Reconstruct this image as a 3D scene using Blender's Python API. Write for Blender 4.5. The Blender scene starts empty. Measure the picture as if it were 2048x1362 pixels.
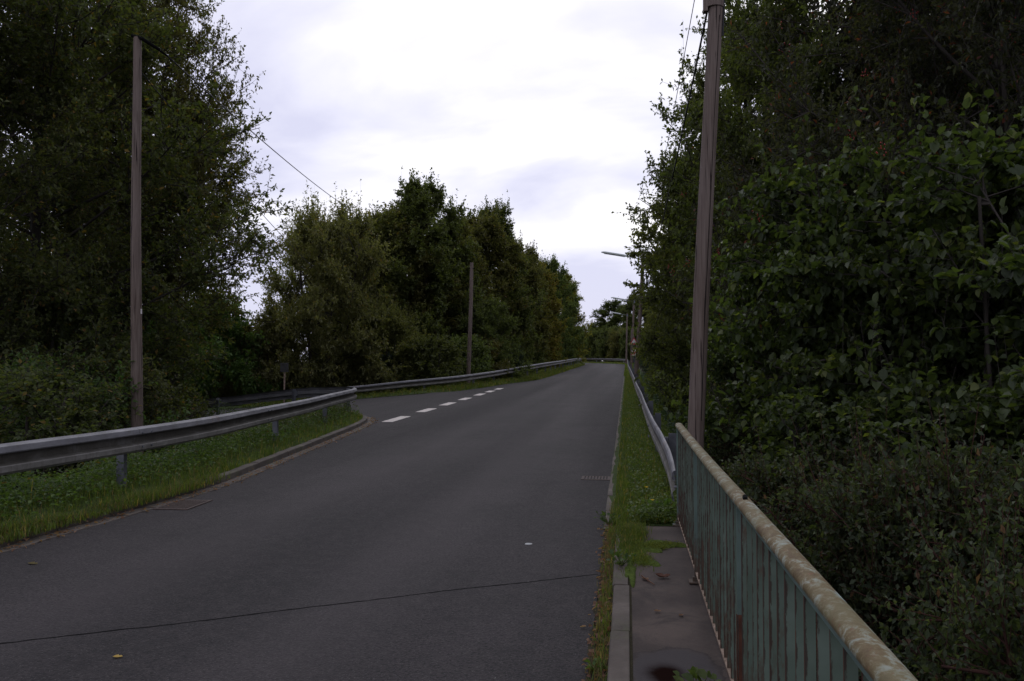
import bpy, math, random
import numpy as np
from mathutils import Vector, Matrix
R = math.radians
S = bpy.context.scene
COL = S.collection
PI = math.pi

# ------------------------------------------------------------------ camera
F_PX = 1560.0
TH = math.atan(230 / F_PX)          # yaw to the left of the road direction (+Y)
PH = math.atan(46 / F_PX)           # slight upward pitch
EYE = 1.70
cam = bpy.data.cameras.new('camera')
camo = bpy.data.objects.new('camera', cam); COL.objects.link(camo)
camo.location = (0, 0, EYE)
camo.rotation_euler = (PI / 2 + PH, 0, TH)
cam.sensor_width = 36; cam.lens = 36 * F_PX / 2048
cam.clip_start = .05; cam.clip_end = 3000
S.camera = camo

# ------------------------------------------------------------------ world
SUN_EL, SUN_AZ = 48, -12            # azimuth measured from +Y towards +X
sd = Vector((math.sin(R(SUN_AZ)) * math.cos(R(SUN_EL)), math.cos(R(SUN_AZ)) * math.cos(R(SUN_EL)), math.sin(R(SUN_EL))))
W = bpy.data.worlds.new("World"); S.world = W; W.use_nodes = True
nt = W.node_tree; N = nt.nodes; L = nt.links
N.clear()
wo = N.new('ShaderNodeOutputWorld'); bg = N.new('ShaderNodeBackground')
bg.inputs['Strength'].default_value = .1
L.new(bg.outputs[0], wo.inputs[0])
sky = N.new('ShaderNodeTexSky'); sky.sky_type = 'NISHITA'; sky.sun_disc = False
sky.sun_elevation = R(SUN_EL); sky.sun_rotation = R(SUN_AZ)
tc = N.new('ShaderNodeTexCoord')
sep = N.new('ShaderNodeSeparateXYZ'); L.new(tc.outputs['Generated'], sep.inputs[0])
def wmath(op, a, b=None, c=None, clamp=False):
    n = N.new('ShaderNodeMath'); n.operation = op; n.use_clamp = clamp
    for i, v in enumerate((a, b, c)):
        if v is None: continue
        if hasattr(v, 'links'): L.new(v, n.inputs[i])
        else: n.inputs[i].default_value = v
    return n.outputs[0]
zc = wmath('ADD', wmath('MAXIMUM', sep.outputs[2], 0), .38)
cx = wmath('DIVIDE', sep.outputs[0], zc); cy = wmath('DIVIDE', sep.outputs[1], zc)
cmb = N.new('ShaderNodeCombineXYZ'); L.new(cx, cmb.inputs[0]); L.new(cy, cmb.inputs[1])
mp = N.new('ShaderNodeMapping'); mp.inputs['Scale'].default_value = (1.3, 2.2, 1); mp.inputs['Rotation'].default_value = (0, 0, R(18))
mp.inputs['Location'].default_value = (1.3, .35, 0)
L.new(cmb.outputs[0], mp.inputs[0])
cn = N.new('ShaderNodeTexNoise'); cn.inputs['Scale'].default_value = 1.15; cn.inputs['Detail'].default_value = 6
cn.inputs['Roughness'].default_value = .5; cn.inputs['Distortion'].default_value = .25
L.new(mp.outputs[0], cn.inputs['Vector'])
# glow of the hidden sun behind the cloud layer
gd = (Matrix.Rotation(R(-13 + 8), 4, 'Z') @ Vector((0, math.cos(R(25)), math.sin(R(25)))))
vm = N.new('ShaderNodeVectorMath'); vm.operation = 'DOT_PRODUCT'
L.new(tc.outputs['Generated'], vm.inputs[0]); vm.inputs[1].default_value = gd
glow = wmath('POWER', wmath('MAXIMUM', vm.outputs['Value'], 0), 9)
fac = wmath('ADD', wmath('MULTIPLY', wmath('SUBTRACT', cn.outputs['Fac'], .5), 4.0), wmath('ADD', wmath('MULTIPLY', glow, .78), .04), clamp=True)
cr = N.new('ShaderNodeValToRGB'); L.new(fac, cr.inputs[0])
e = cr.color_ramp.elements
e[0].position = 0; e[0].color = (7.7, 7.7, 9.7, 1)
e[1].position = 1; e[1].color = (13., 12.7, 12.7, 1)
m_ = e.new(.5); m_.color = (9.9, 9.8, 11.1, 1)
mx = N.new('ShaderNodeMix'); mx.data_type = 'RGBA'; mx.inputs[0].default_value = .93
L.new(sky.outputs[0], mx.inputs[6]); L.new(cr.outputs[0], mx.inputs[7])
L.new(mx.outputs[2], bg.inputs['Color'])

# ------------------------------------------------------------------ sun (overcast: weak and very soft)
sl = bpy.data.lights.new('sun', 'SUN'); sl.energy = .5; sl.angle = R(25); sl.color = (1, .97, .93)
so = bpy.data.objects.new('sun', sl); COL.objects.link(so)
so.rotation_euler = (-sd).to_track_quat('-Z', 'Y').to_euler()
S.view_settings.view_transform = 'Standard'; S.view_settings.look = 'None'
S.view_settings.exposure = -.03; S.view_settings.gamma = 1
S.render.engine = 'CYCLES'
S.cycles.max_bounces = 5; S.cycles.diffuse_bounces = 3; S.cycles.glossy_bounces = 2; S.cycles.transmission_bounces = 3

# ------------------------------------------------------------------ helpers
_R = (Matrix.Rotation(TH, 3, 'Z') @ Matrix.Rotation(PI / 2 + PH, 3, 'X'))
def at(px, py, d):
    return Vector((0, 0, EYE)) + _R @ (Vector(((px - 1024) / F_PX, -(py - 681) / F_PX, -1)) * d)
def rz(y): return .016 * (math.sqrt((y - 15) ** 2 + 9) + (y - 15)) / 2 if y < 150 else .016 * 135 + .003 * (y - 150)
def smooth(a, b, x):
    t = np.clip((x - a) / (b - a), 0, 1); return t * t * (3 - 2 * t)
def G(px, py, off=0.):
    lo, hi = .5, 400
    for _ in range(50):
        m = (lo + hi) / 2; p = at(px, py, m)
        if p.z > rz(p.y) + off: lo = m
        else: hi = m
    return at(px, py, lo)

def tag(o, label=None, cat=None, group=None, kind=None):
    if label: o['label'] = label
    if cat: o['category'] = cat
    if group: o['group'] = group
    if kind: o['kind'] = kind
    return o
def empty(name, loc, rotz=0):
    o = bpy.data.objects.new(name, None); COL.objects.link(o); o.location = loc; o.rotation_euler = (0, 0, rotz)
    o.empty_display_size = .2
    return o
def kids(o): return [c for c in bpy.data.objects if c.parent is o]
def dup(src, loc, rotz=0, scale=(1, 1, 1), tree=None):
    r = src.copy(); COL.objects.link(r); r.location = loc; r.rotation_euler = (0, 0, rotz); r.scale = scale
    for k in ('label', 'category', 'group'):
        if k in r: del r[k]
    for c in tree if tree is not None else kids(src):
        d = c.copy(); COL.objects.link(d); d.parent = r
        for g in kids(c):
            h = g.copy(); COL.objects.link(h); h.parent = d
    return r

class MB:
    def __init__(s): s.v = []; s.f = []
    def add(s, vs, fs):
        b = len(s.v); s.v += [tuple(v) for v in vs]; s.f += [tuple(i + b for i in f) for f in fs]; return s
    def box(s, c, size, M=None):
        hx, hy, hz = (q / 2 for q in size)
        vs = [Vector((x, y, z)) for x in (-hx, hx) for y in (-hy, hy) for z in (-hz, hz)]
        vs = [(M @ v if M is not None else v) + Vector(c) for v in vs]
        return s.add(vs, [(0, 1, 3, 2), (4, 6, 7, 5), (0, 4, 5, 1), (2, 3, 7, 6), (0, 2, 6, 4), (1, 5, 7, 3)])
    def tube(s, pts, rad, n=8, cap=True):
        pts = [Vector(p) for p in pts]; m = len(pts)
        if not hasattr(rad, '__len__'): rad = [rad] * m
        b = len(s.v); up = None
        for i, p in enumerate(pts):
            d = (pts[min(i + 1, m - 1)] - pts[max(i - 1, 0)]).normalized()
            ref = Vector((0, 0, 1)) if abs(d.z) < .9 else Vector((1, 0, 0))
            a = d.cross(ref).normalized(); c = d.cross(a).normalized()
            for k in range(n):
                t = 2 * PI * k / n
                s.v.append(tuple(p + (a * math.cos(t) + c * math.sin(t)) * rad[i]))
        for i in range(m - 1):
            for k in range(n):
                q = (k + 1) % n
                s.f.append((b + i * n + k, b + i * n + q, b + (i + 1) * n + q, b + (i + 1) * n + k))
        if cap:
            s.f.append(tuple(b + k for k in range(n))[::-1]); s.f.append(tuple(b + (m - 1) * n + k for k in range(n)))
        return s
    def sweep(s, pts, prof, side, closed=True, cap=True):
        """profile (d, z) swept along pts; d goes to `side`(+1 = right of travel)"""
        pts = [Vector(p) for p in pts]; m = len(pts); n = len(prof); b = len(s.v)
        for i, p in enumerate(pts):
            d = (pts[min(i + 1, m - 1)] - pts[max(i - 1, 0)]); d.z = 0; d.normalize()
            nn = Vector((d.y, -d.x, 0)) * side
            for (u, w) in prof: s.v.append(tuple(p + nn * u + Vector((0, 0, w))))
        for i in range(m - 1):
            for k in range(n if closed else n - 1):
                q = (k + 1) % n
                s.f.append((b + i * n + k, b + i * n + q, b + (i + 1) * n + q, b + (i + 1) * n + k))
        if cap and closed:
            s.f.append(tuple(b + k for k in range(n))[::-1]); s.f.append(tuple(b + (m - 1) * n + k for k in range(n)))
        return s
    def build(s, name, mat, parent=None, smooth=False, bevel=0):
        me = bpy.data.meshes.new(name); me.from_pydata(s.v, [], s.f); me.update()
        if smooth: me.polygons.foreach_set('use_smooth', [True] * len(me.polygons))
        me.materials.append(mat)
        o = bpy.data.objects.new(name, me); COL.objects.link(o); o.parent = parent
        if bevel:
            b = o.modifiers.new('bevel', 'BEVEL'); b.width = bevel; b.segments = 2; b.limit_method = 'ANGLE'
        return o
def npobj(name, V, Fs, mat, parent=None, smooth_=False):
    """V (n,3), Fs list of int arrays (m,k)"""
    me = bpy.data.meshes.new(name); V = np.asarray(V, np.float32)
    me.vertices.add(len(V)); me.vertices.foreach_set('co', V.ravel())
    tot = sum(f.size for f in Fs); npol = sum(len(f) for f in Fs)
    me.loops.add(tot); me.loops.foreach_set('vertex_index', np.concatenate([f.ravel() for f in Fs]).astype(np.int32))
    me.polygons.add(npol)
    ks = np.concatenate([np.full(len(f), f.shape[1]) for f in Fs]); st = np.concatenate([[0], np.cumsum(ks)[:-1]])
    me.polygons.foreach_set('loop_start', st.astype(np.int32)); me.polygons.foreach_set('loop_total', ks.astype(np.int32))
    if smooth_: me.polygons.foreach_set('use_smooth', np.ones(npol, bool))
    me.update(calc_edges=True); me.validate()
    me.materials.append(mat)
    o = bpy.data.objects.new(name, me); COL.objects.link(o); o.parent = parent
    return o
def catmull(P, step=.5):
    P = [Vector(p) for p in P]; out = []
    for i in range(len(P) - 1):
        a = P[max(i - 1, 0)]; b = P[i]; c = P[i + 1]; d = P[min(i + 2, len(P) - 1)]
        n = max(1, int((c - b).length / step))
        for k in range(n):
            t = k / n
            out.append(.5 * ((2 * b) + (c - a) * t + (2 * a - 5 * b + 4 * c - d) * t * t + (3 * b - a - 3 * c + d) * t ** 3))
    out.append(P[-1]); return out
def nearest(path, x=None, y=None):
    return min(range(len(path)), key=lambda i: (abs(path[i].x - x) if x is not None else 0) + (abs(path[i].y - y) if y is not None else 0))

# ------------------------------------------------------------------ materials
class NM:
    def __init__(s, name):
        s.m = bpy.data.materials.new(name); s.m.use_nodes = True; s.t = s.m.node_tree
        s.N = s.t.nodes; s.L = s.t.links; s.N.clear()
        s.o = s.N.new('ShaderNodeOutputMaterial'); s.tc = s.N.new('ShaderNodeTexCoord')
    def p(s, col, rough=.7, spec=.4, metal=0., bump=None, bstr=.3, bdist=.01):
        b = s.N.new('ShaderNodeBsdfPrincipled')
        s.set(b.inputs['Base Color'], col); s.set(b.inputs['Roughness'], rough)
        s.set(b.inputs['Metallic'], metal); s.set(b.inputs['Specular IOR Level'], spec)
        if bump is not None:
            q = s.N.new('ShaderNodeBump'); q.inputs['Strength'].default_value = bstr; q.inputs['Distance'].default_value = bdist
            s.L.new(bump, q.inputs['Height']); s.L.new(q.outputs[0], b.inputs['Normal'])
        s.L.new(b.outputs[0], s.o.inputs[0]); s.b = b
        return s.m
    def set(s, inp, v):
        if hasattr(v, 'links'): s.L.new(v, inp)
        elif isinstance(v, tuple): inp.default_value = (*v[:3], 1)
        else: inp.default_value = v
    def vec(s, scale=(1, 1, 1), kind='Object'):
        m = s.N.new('ShaderNodeMapping'); m.inputs['Scale'].default_value = scale
        s.L.new(s.tc.outputs[kind], m.inputs[0]); return m.outputs[0]
    def noise(s, sc, det=4, rough=.55, v=None, dist=0.):
        n = s.N.new('ShaderNodeTexNoise'); n.inputs['Scale'].default_value = sc; n.inputs['Detail'].default_value = det
        n.inputs['Roughness'].default_value = rough; n.inputs['Distortion'].default_value = dist
        s.L.new(v if v is not None else s.tc.outputs['Object'], n.inputs['Vector']); return n.outputs['Fac']
    def vor(s, sc, v=None, feat='F1', out='Distance'):
        n = s.N.new('ShaderNodeTexVoronoi'); n.inputs['Scale'].default_value = sc; n.feature = feat
        s.L.new(v if v is not None else s.tc.outputs['Object'], n.inputs['Vector']); return n.outputs[out]
    def ramp(s, f, *st, interp='LINEAR'):
        r = s.N.new('ShaderNodeValToRGB'); s.L.new(f, r.inputs[0]); e = r.color_ramp.elements; r.color_ramp.interpolation = interp
        def c4(c): return (c, c, c, 1) if not isinstance(c, tuple) else (*c, 1)
        e[0].position, e[0].color = st[0][0], c4(st[0][1]); e[1].position, e[1].color = st[-1][0], c4(st[-1][1])
        for p_, c in st[1:-1]:
            x = e.new(p_); x.color = c4(c)
        return r.outputs[0]
    def mix(s, f, a, b, mode='MIX'):
        n = s.N.new('ShaderNodeMix'); n.data_type = 'RGBA'; n.blend_type = mode
        s.set(n.inputs[0], f); s.set(n.inputs[6], a); s.set(n.inputs[7], b); return n.outputs[2]
    def math(s, op, a, b=0.):
        n = s.N.new('ShaderNodeMath'); n.operation = op; n.use_clamp = False
        s.set(n.inputs[0], a); s.set(n.inputs[1], b); return n.outputs[0]
    def isl(s): return s.N.new('ShaderNodeNewGeometry').outputs['Random Per Island']
    def objrand(s): return s.N.new('ShaderNodeObjectInfo').outputs['Random']

M = {}
def asphalt():
    a = NM('asphalt')
    lane = a.vec((1, .05, 1))
    big = a.noise(.55, 4, .5, lane)
    blot = a.noise(.45, 6, .65)
    fine = a.vor(70); gr = a.noise(45, 4, .75); mid = a.noise(9, 5, .7)
    base = a.ramp(big, (.34, (.0165, .0145, .015)), (.48, (.026, .0222, .0232)), (.62, (.039, .033, .0342)))
    base = a.mix(a.ramp(blot, (.38, 0.), (.62, .7)), base, (.016, .0152, .0148))
    base = a.mix(a.ramp(mid, (.42, 0.), (.66, .55)), base, (.048, .041, .040))
    base = a.mix(a.ramp(fine, (.0, .9), (.28, 0.)), base, (.12, .115, .115))
    base = a.mix(a.ramp(gr, (.40, .9), (.52, 0.)), base, (.009, .009, .009))
    base = a.mix(a.ramp(a.vor(24), (.0, .8), (.13, 0.)), base, (.11, .10, .095))
    base = a.mix(a.ramp(a.noise(1.1, 7, .8), (.55, 0.), (.66, .7)), base, (.015, .014, .014))
    # wear towards the tyre tracks: lighter polished bands at two places across the road
    sp = a.N.new('ShaderNodeSeparateXYZ'); a.L.new(a.tc.outputs['Object'], sp.inputs[0])
    w = a.math('ABSOLUTE', a.math('SUBTRACT', a.math('ABSOLUTE', a.math('ADD', sp.outputs[0], 2.9)), .95))
    base = a.mix(a.ramp(w, (.0, .3), (.6, 0.)), base, (.052, .045, .045))
    # sparse pale chips
    chip = a.vor(2.2, out='Distance')
    base = a.mix(a.ramp(chip, (.0, .8), (.012, 0.)), base, (.3, .3, .28))
    M['asphalt'] = a.p(base, a.ramp(big, (.3, .88), (.7, .78)), .22, bump=a.math('ADD', fine, gr), bstr=.6, bdist=.006)
asphalt()
def concrete():
    a = NM('kerb_concrete')
    n = a.noise(3, 6, .65); f = a.noise(60, 3)
    c = a.ramp(n, (.3, (.042, .033, .026)), (.55, (.080, .065, .053)), (.75, (.13, .11, .092)))
    c = a.mix(a.ramp(f, (.35, .5), (.6, 0.)), c, (.07, .065, .055))
    c = a.mix(a.ramp(a.noise(1.3, 5, .7), (.55, 0.), (.7, .7)), c, (.07, .08, .035))
    M['kerb'] = a.p(c, .85, .3, bump=f, bstr=.5, bdist=.005)
    a = NM('slab_concrete')
    n = a.noise(1.6, 6, .6); f = a.noise(90, 3)
    c = a.ramp(n, (.34, (.026, .0185, .0155)), (.5, (.046, .034, .028)), (.66, (.076, .057, .046)))
    c = a.mix(a.ramp(f, (.3, .5), (.55, 0.)), c, (.05, .045, .042))
    c = a.mix(a.ramp(a.noise(5, 5, .7), (.6, 0.), (.72, .6)), c, (.05, .042, .035))
    c = a.mix(a.ramp(a.noise(2.3, 6, .75, None, .5), (.5, 0.), (.62, .75)), c, (.028, .022, .019))
    # water stain: a damp grey zone with a rusty dark centre
    sp = a.N.new('ShaderNodeSeparateXYZ'); a.L.new(a.tc.outputs['Object'], sp.inputs[0]); wob = a.math('MULTIPLY', a.math('SUBTRACT', a.noise(5, 4, .6), .5), .7)
    def ell(x0, y0, rx, ry):
        u = a.math('DIVIDE', a.math('SUBTRACT', sp.outputs[0], x0), rx); v = a.math('DIVIDE', a.math('SUBTRACT', sp.outputs[1], y0), ry)
        return a.math('ADD', a.math('SQRT', a.math('ADD', a.math('MULTIPLY', u, u), a.math('MULTIPLY', v, v))), wob)
    d1 = ell(.24, 4.18, .25, .42)
    c = a.mix(a.ramp(d1, (.86, .85), (1.02, 0.)), c, (.034, .030, .031))
    c = a.mix(a.ramp(d1, (.90, 0.), (.97, .7), (1.06, 0.)), c, (.014, .011, .010))
    c = a.mix(a.ramp(ell(.19, 4.2, .12, .17), (.45, .95), (1.1, 0.)), c, (.009, .004, .003))
    M['slab'] = a.p(c, .85, a.ramp(ell(.19, 4.2, .14, .19), (.5, 0.), (1.2, .25)), bump=a.math('ADD', f, n), bstr=.45, bdist=.006)
concrete()
def simple():
    a = NM('line_paint'); n = a.noise(14, 5, .7)
    M['paint'] = a.p(a.ramp(n, (.32, (.16, .15, .14)), (.46, (.5, .46, .42)), (.7, (.62, .57, .52))), .7, .3, bump=n, bstr=.2)
    a = NM('soil'); n = a.noise(4, 6, .7)
    M['soil'] = a.p(a.ramp(n, (.3, (.022, .019, .012)), (.6, (.04, .036, .02)), (.75, (.035, .05, .018))), .95, .1, bump=n, bstr=.8, bdist=.05)
    a = NM('verge_soil'); n = a.noise(5, 6, .7)
    M['verge'] = a.p(a.ramp(n, (.3, (.03, .03, .012)), (.5, (.035, .055, .015)), (.7, (.06, .07, .025))), .95, .1, bump=n, bstr=.8, bdist=.04)
    a = NM('galvanised_steel')
    n = a.noise(2.2, 6, .65, a.vec((1, 1, 3))); st = a.noise(30, 3, .6, a.vec((1, 1, .12)))
    c = a.ramp(n, (.3, (.10, .10, .105)), (.55, (.16, .16, .17)), (.75, (.225, .225, .24)))
    c = a.mix(a.ramp(st, (.55, 0.), (.72, .55)), c, (.12, .115, .095))
    c = a.mix(a.ramp(a.noise(1.1, 6, .7), (.6, 0.), (.68, .55)), c, (.13, .07, .04))
    M['galv'] = a.p(c, a.ramp(n, (.3, .72), (.7, .58)), .4, .1, bump=n, bstr=.1)
    a = NM('grimy_shaded_galvanised')  # beam valley: grime, darkened further to paint in the overhang's shade
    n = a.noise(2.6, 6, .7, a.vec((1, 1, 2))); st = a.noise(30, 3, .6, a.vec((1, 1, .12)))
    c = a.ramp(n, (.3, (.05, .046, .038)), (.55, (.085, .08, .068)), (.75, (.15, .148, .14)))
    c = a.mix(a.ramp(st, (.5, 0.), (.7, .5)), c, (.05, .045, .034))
    M['grime_shade'] = a.p(c, .8, .3, 0., bump=n, bstr=.1)
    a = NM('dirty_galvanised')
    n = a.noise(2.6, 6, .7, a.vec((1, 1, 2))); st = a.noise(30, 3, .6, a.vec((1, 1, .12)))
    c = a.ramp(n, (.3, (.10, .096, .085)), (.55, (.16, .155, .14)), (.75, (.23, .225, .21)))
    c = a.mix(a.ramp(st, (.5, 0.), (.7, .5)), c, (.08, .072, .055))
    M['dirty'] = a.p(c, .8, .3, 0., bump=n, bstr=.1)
    a = NM('dark_galvanised'); n = a.noise(6, 5, .6)
    M['galv_dark'] = a.p(a.ramp(n, (.3, (.07, .075, .085)), (.7, (.15, .155, .17))), .6, .4, .3)
    a = NM('pole_wood')
    v = a.vec((14, 14, .55)); g = a.noise(2.2, 6, .65, v, .6); big = a.noise(.9, 4, .5, a.vec((1, 1, .6)))
    cr = a.noise(3.5, 3, .5, a.vec((10, 10, .22)), .3)
    c = a.ramp(g, (.28, (.060, .042, .032)), (.5, (.115, .087, .070)), (.75, (.175, .142, .118)))
    c = a.mix(a.ramp(big, (.4, .0), (.7, .5)), c, (.19, .155, .14))
    c = a.mix(a.ramp(cr, (.35, .95), (.385, 0.)), c, (.014, .009, .008))
    c = a.mix(a.ramp(a.vor(2.1, a.vec((1, 1, 1.3))), (.03, .85), (.085, 0.)), c, (.03, .018, .014))
    M['wood'] = a.p(c, .85, .25, bump=a.math('ADD', g, a.ramp(cr, (.28, 0.), (.36, 1.))), bstr=.6, bdist=.012)
    a = NM('rusty_iron'); n = a.noise(9, 6, .7)
    M['rust'] = a.p(a.ramp(n, (.3, (.035, .017, .012)), (.55, (.075, .032, .02)), (.75, (.14, .065, .03))), .9, .2, bump=n, bstr=.5)
    a = NM('drain_iron'); n = a.noise(20, 6, .7)
    M['iron'] = a.p(a.ramp(n, (.3, (.03, .022, .02)), (.7, (.085, .06, .05))), .75, .35, .2, bump=n, bstr=.4)
    # green paint flaking to rust; rust gathers low on the bars and in streaks
    a = NM('green_paint')
    n = a.noise(7, 6, .7, a.vec((1, 1, .35))); n2 = a.noise(45, 4, .7, a.vec((1, 1, .5)))
    sp = a.N.new('ShaderNodeSeparateXYZ'); a.L.new(a.tc.outputs['Object'], sp.inputs[0])
    c = a.ramp(a.noise(3, 4, .6), (.3, (.060, .088, .074)), (.55, (.085, .125, .105)), (.75, (.115, .16, .138)))
    low = a.ramp(sp.outputs[2], (.12, .16), (.7, 0.))
    k = a.math('ADD', a.math('ADD', a.math('MULTIPLY', n, .75), a.math('MULTIPLY', n2, .25)), low)
    c = a.mix(a.ramp(k, (.56, 0.), (.66, .9)), c, a.ramp(n2, (.3, (.035, .02, .014)), (.7, (.085, .048, .028))))
    M['green'] = a.p(c, .7, .35, bump=k, bstr=.5, bdist=.003)
    b2 = NM('green_bar_paint'); a0 = a; a = b2
    n = a.noise(7, 6, .7, a.vec((1, 1, .35))); n2 = a.noise(60, 4, .7, a.vec((1, 1, .25)))
    sp = a.N.new('ShaderNodeSeparateXYZ'); a.L.new(a.tc.outputs['Object'], sp.inputs[0])
    c = a.ramp(a.noise(3, 4, .6), (.3, (.055, .078, .056)), (.55, (.084, .115, .088)), (.75, (.12, .158, .126)))
    edge = a.math('ADD', a.math('MULTIPLY', sp.outputs[0], -32.), a.math('MULTIPLY', a.math('SUBTRACT', n2, .5), .9))
    k = a.math('ADD', a.math('ADD', a.math('MULTIPLY', n, .75), a.math('MULTIPLY', n2, .25)), a.ramp(sp.outputs[2], (.12, .17), (.7, 0.)))
    c = a.mix(a.ramp(k, (.56, 0.), (.66, .9)), c, a.ramp(n2, (.3, (.035, .02, .014)), (.7, (.085, .048, .028))))
    c = a.mix(a.ramp(edge, (.32, 0.), (.44, .9)), c, (.036, .020, .014))
    M['green_bar'] = a.p(c, .7, .3, bump=k, bstr=.5, bdist=.003); a = a0
    sx = a.N.new('ShaderNodeSeparateXYZ'); a.L.new(a.tc.outputs['Object'], sx.inputs[0])
    M['green0'] = a.m
    # handrail: pale green paint under ochre lichen and rust blooms
    a = NM('lichen_paint')
    v = a.vec((1.4, 1, 1))
    n = a.noise(14, 8, .75, v, .35); n2 = a.noise(40, 5, .7); n3 = a.noise(3.2, 4, .6)
    c = a.ramp(n, (.38, (.23, .26, .225)), (.455, (.18, .18, .125)), (.50, (.12, .090, .040)), (.66, (.070, .044, .018)))
    c = a.mix(a.ramp(n3, (.45, 0.), (.66, .75)), c, (.115, .105, .048))
    c = a.mix(a.ramp(n2, (.58, 0.), (.68, .8)), c, (.13, .06, .03))
    c = a.mix(a.ramp(a.noise(2.1, 3, .5, a.vec((1, 1, 1))), (.66, 0.), (.69, .9)), c, (.22, .28, .26))
    M['lichen'] = a.p(c, .75, .35, bump=a.math('ADD', n, n2), bstr=.5, bdist=.003)
    a = NM('pale_edge'); n = a.noise(25, 5, .7)
    M['pale'] = a.p(a.ramp(n, (.3, (.11, .075, .05)), (.6, (.26, .20, .15))), .85, .2, bump=n, bstr=.4)
    a = NM('lamp_shell'); M['lamp'] = a.p((.42, .46, .43), .5, .4)
    a = NM('lamp_glass'); M['lampglass'] = a.p((.55, .58, .56), .3, .5)
    a = NM('cable_rubber'); M['cable'] = a.p((.012, .012, .014), .6, .3)
    a = NM('sign_red'); M['red'] = a.p((.42, .035, .03), .5, .4)
    a = NM('sign_white'); M['white'] = a.p((.6, .57, .55), .5, .4)
    a = NM('sign_back'); n = a.noise(8, 4); M['signback'] = a.p(a.ramp(n, (.3, (.035, .036, .036)), (.7, (.075, .075, .072))), .6, .4, .2)
    a = NM('post_tan'); n = a.noise(9, 4); M['tan'] = a.p(a.ramp(n, (.3, (.18, .13, .09)), (.7, (.28, .22, .17))), .7, .3)
    a = NM('wet_film'); n = a.noise(3.2, 5, .6)
    M['wet'] = a.p(a.ramp(n, (.35, (.010, .006, .005)), (.65, (.02, .014, .012))), .95, 0.)
    a = NM('damp'); n = a.noise(6, 5, .6)
    M['damp'] = a.p(a.ramp(n, (.35, (.030, .026, .026)), (.65, (.048, .041, .040))), .55, .35, bump=a.noise(80, 3), bstr=.25, bdist=.004)
    a = NM('moss'); n = a.noise(22, 6, .7)
    M['moss'] = a.p(a.ramp(n, (.3, (.025, .04, .008)), (.6, (.07, .10, .018)), (.75, (.11, .13, .03))), 1., .1, bump=n, bstr=1., bdist=.02)
    a = NM('joint_tar'); M['tar'] = a.p((.006, .006, .006), .95, .05)
    a = NM('mark'); M['chip'] = a.p((.35, .36, .35), .7)
simple()

def leafmat(name, cols, rough=.6, spec=.22, trans=.42, odd=None, oddf=.03, clump=.7):
    """cols: dark -> light own colours of single leaves; odd: colour of the few turned leaves"""
    a = NM(name)
    r = a.isl(); cl = a.noise(clump, 3, .6)
    f = a.math('ADD', a.math('MULTIPLY', r, .55), a.math('MULTIPLY', a.math('SUBTRACT', cl, .25), .9))
    n = len(cols); c = a.ramp(f, *[(i / (n - 1) * .8 + .1, cols[i]) for i in range(n)])
    r2 = a.math('FRACT', a.math('MULTIPLY', r, 37.31))
    if odd: c = a.mix(a.ramp(r2, (oddf, 1.), (oddf + .004, 0.)), c, odd)
    orr = a.math('ADD', a.math('MULTIPLY', a.objrand(), .35), .82)
    hs = a.N.new('ShaderNodeHueSaturation'); a.L.new(c, hs.inputs['Color']); a.L.new(orr, hs.inputs['Value'])
    a.L.new(a.math('ADD', a.math('MULTIPLY', a.objrand(), .03), .485), hs.inputs['Hue']); hs.inputs['Saturation'].default_value = .90
    c = hs.outputs[0]
    a.p(c, rough, spec)
    tr = a.N.new('ShaderNodeBsdfTranslucent'); a.L.new(a.mix(1., c, (1.9, 2.0, .75), 'MULTIPLY'), tr.inputs[0])
    ms = a.N.new('ShaderNodeMixShader'); ms.inputs[0].default_value = trans
    a.L.new(a.b.outputs[0], ms.inputs[1]); a.L.new(tr.outputs[0], ms.inputs[2]); a.L.new(ms.outputs[0], a.o.inputs[0])
    return a.m
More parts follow.
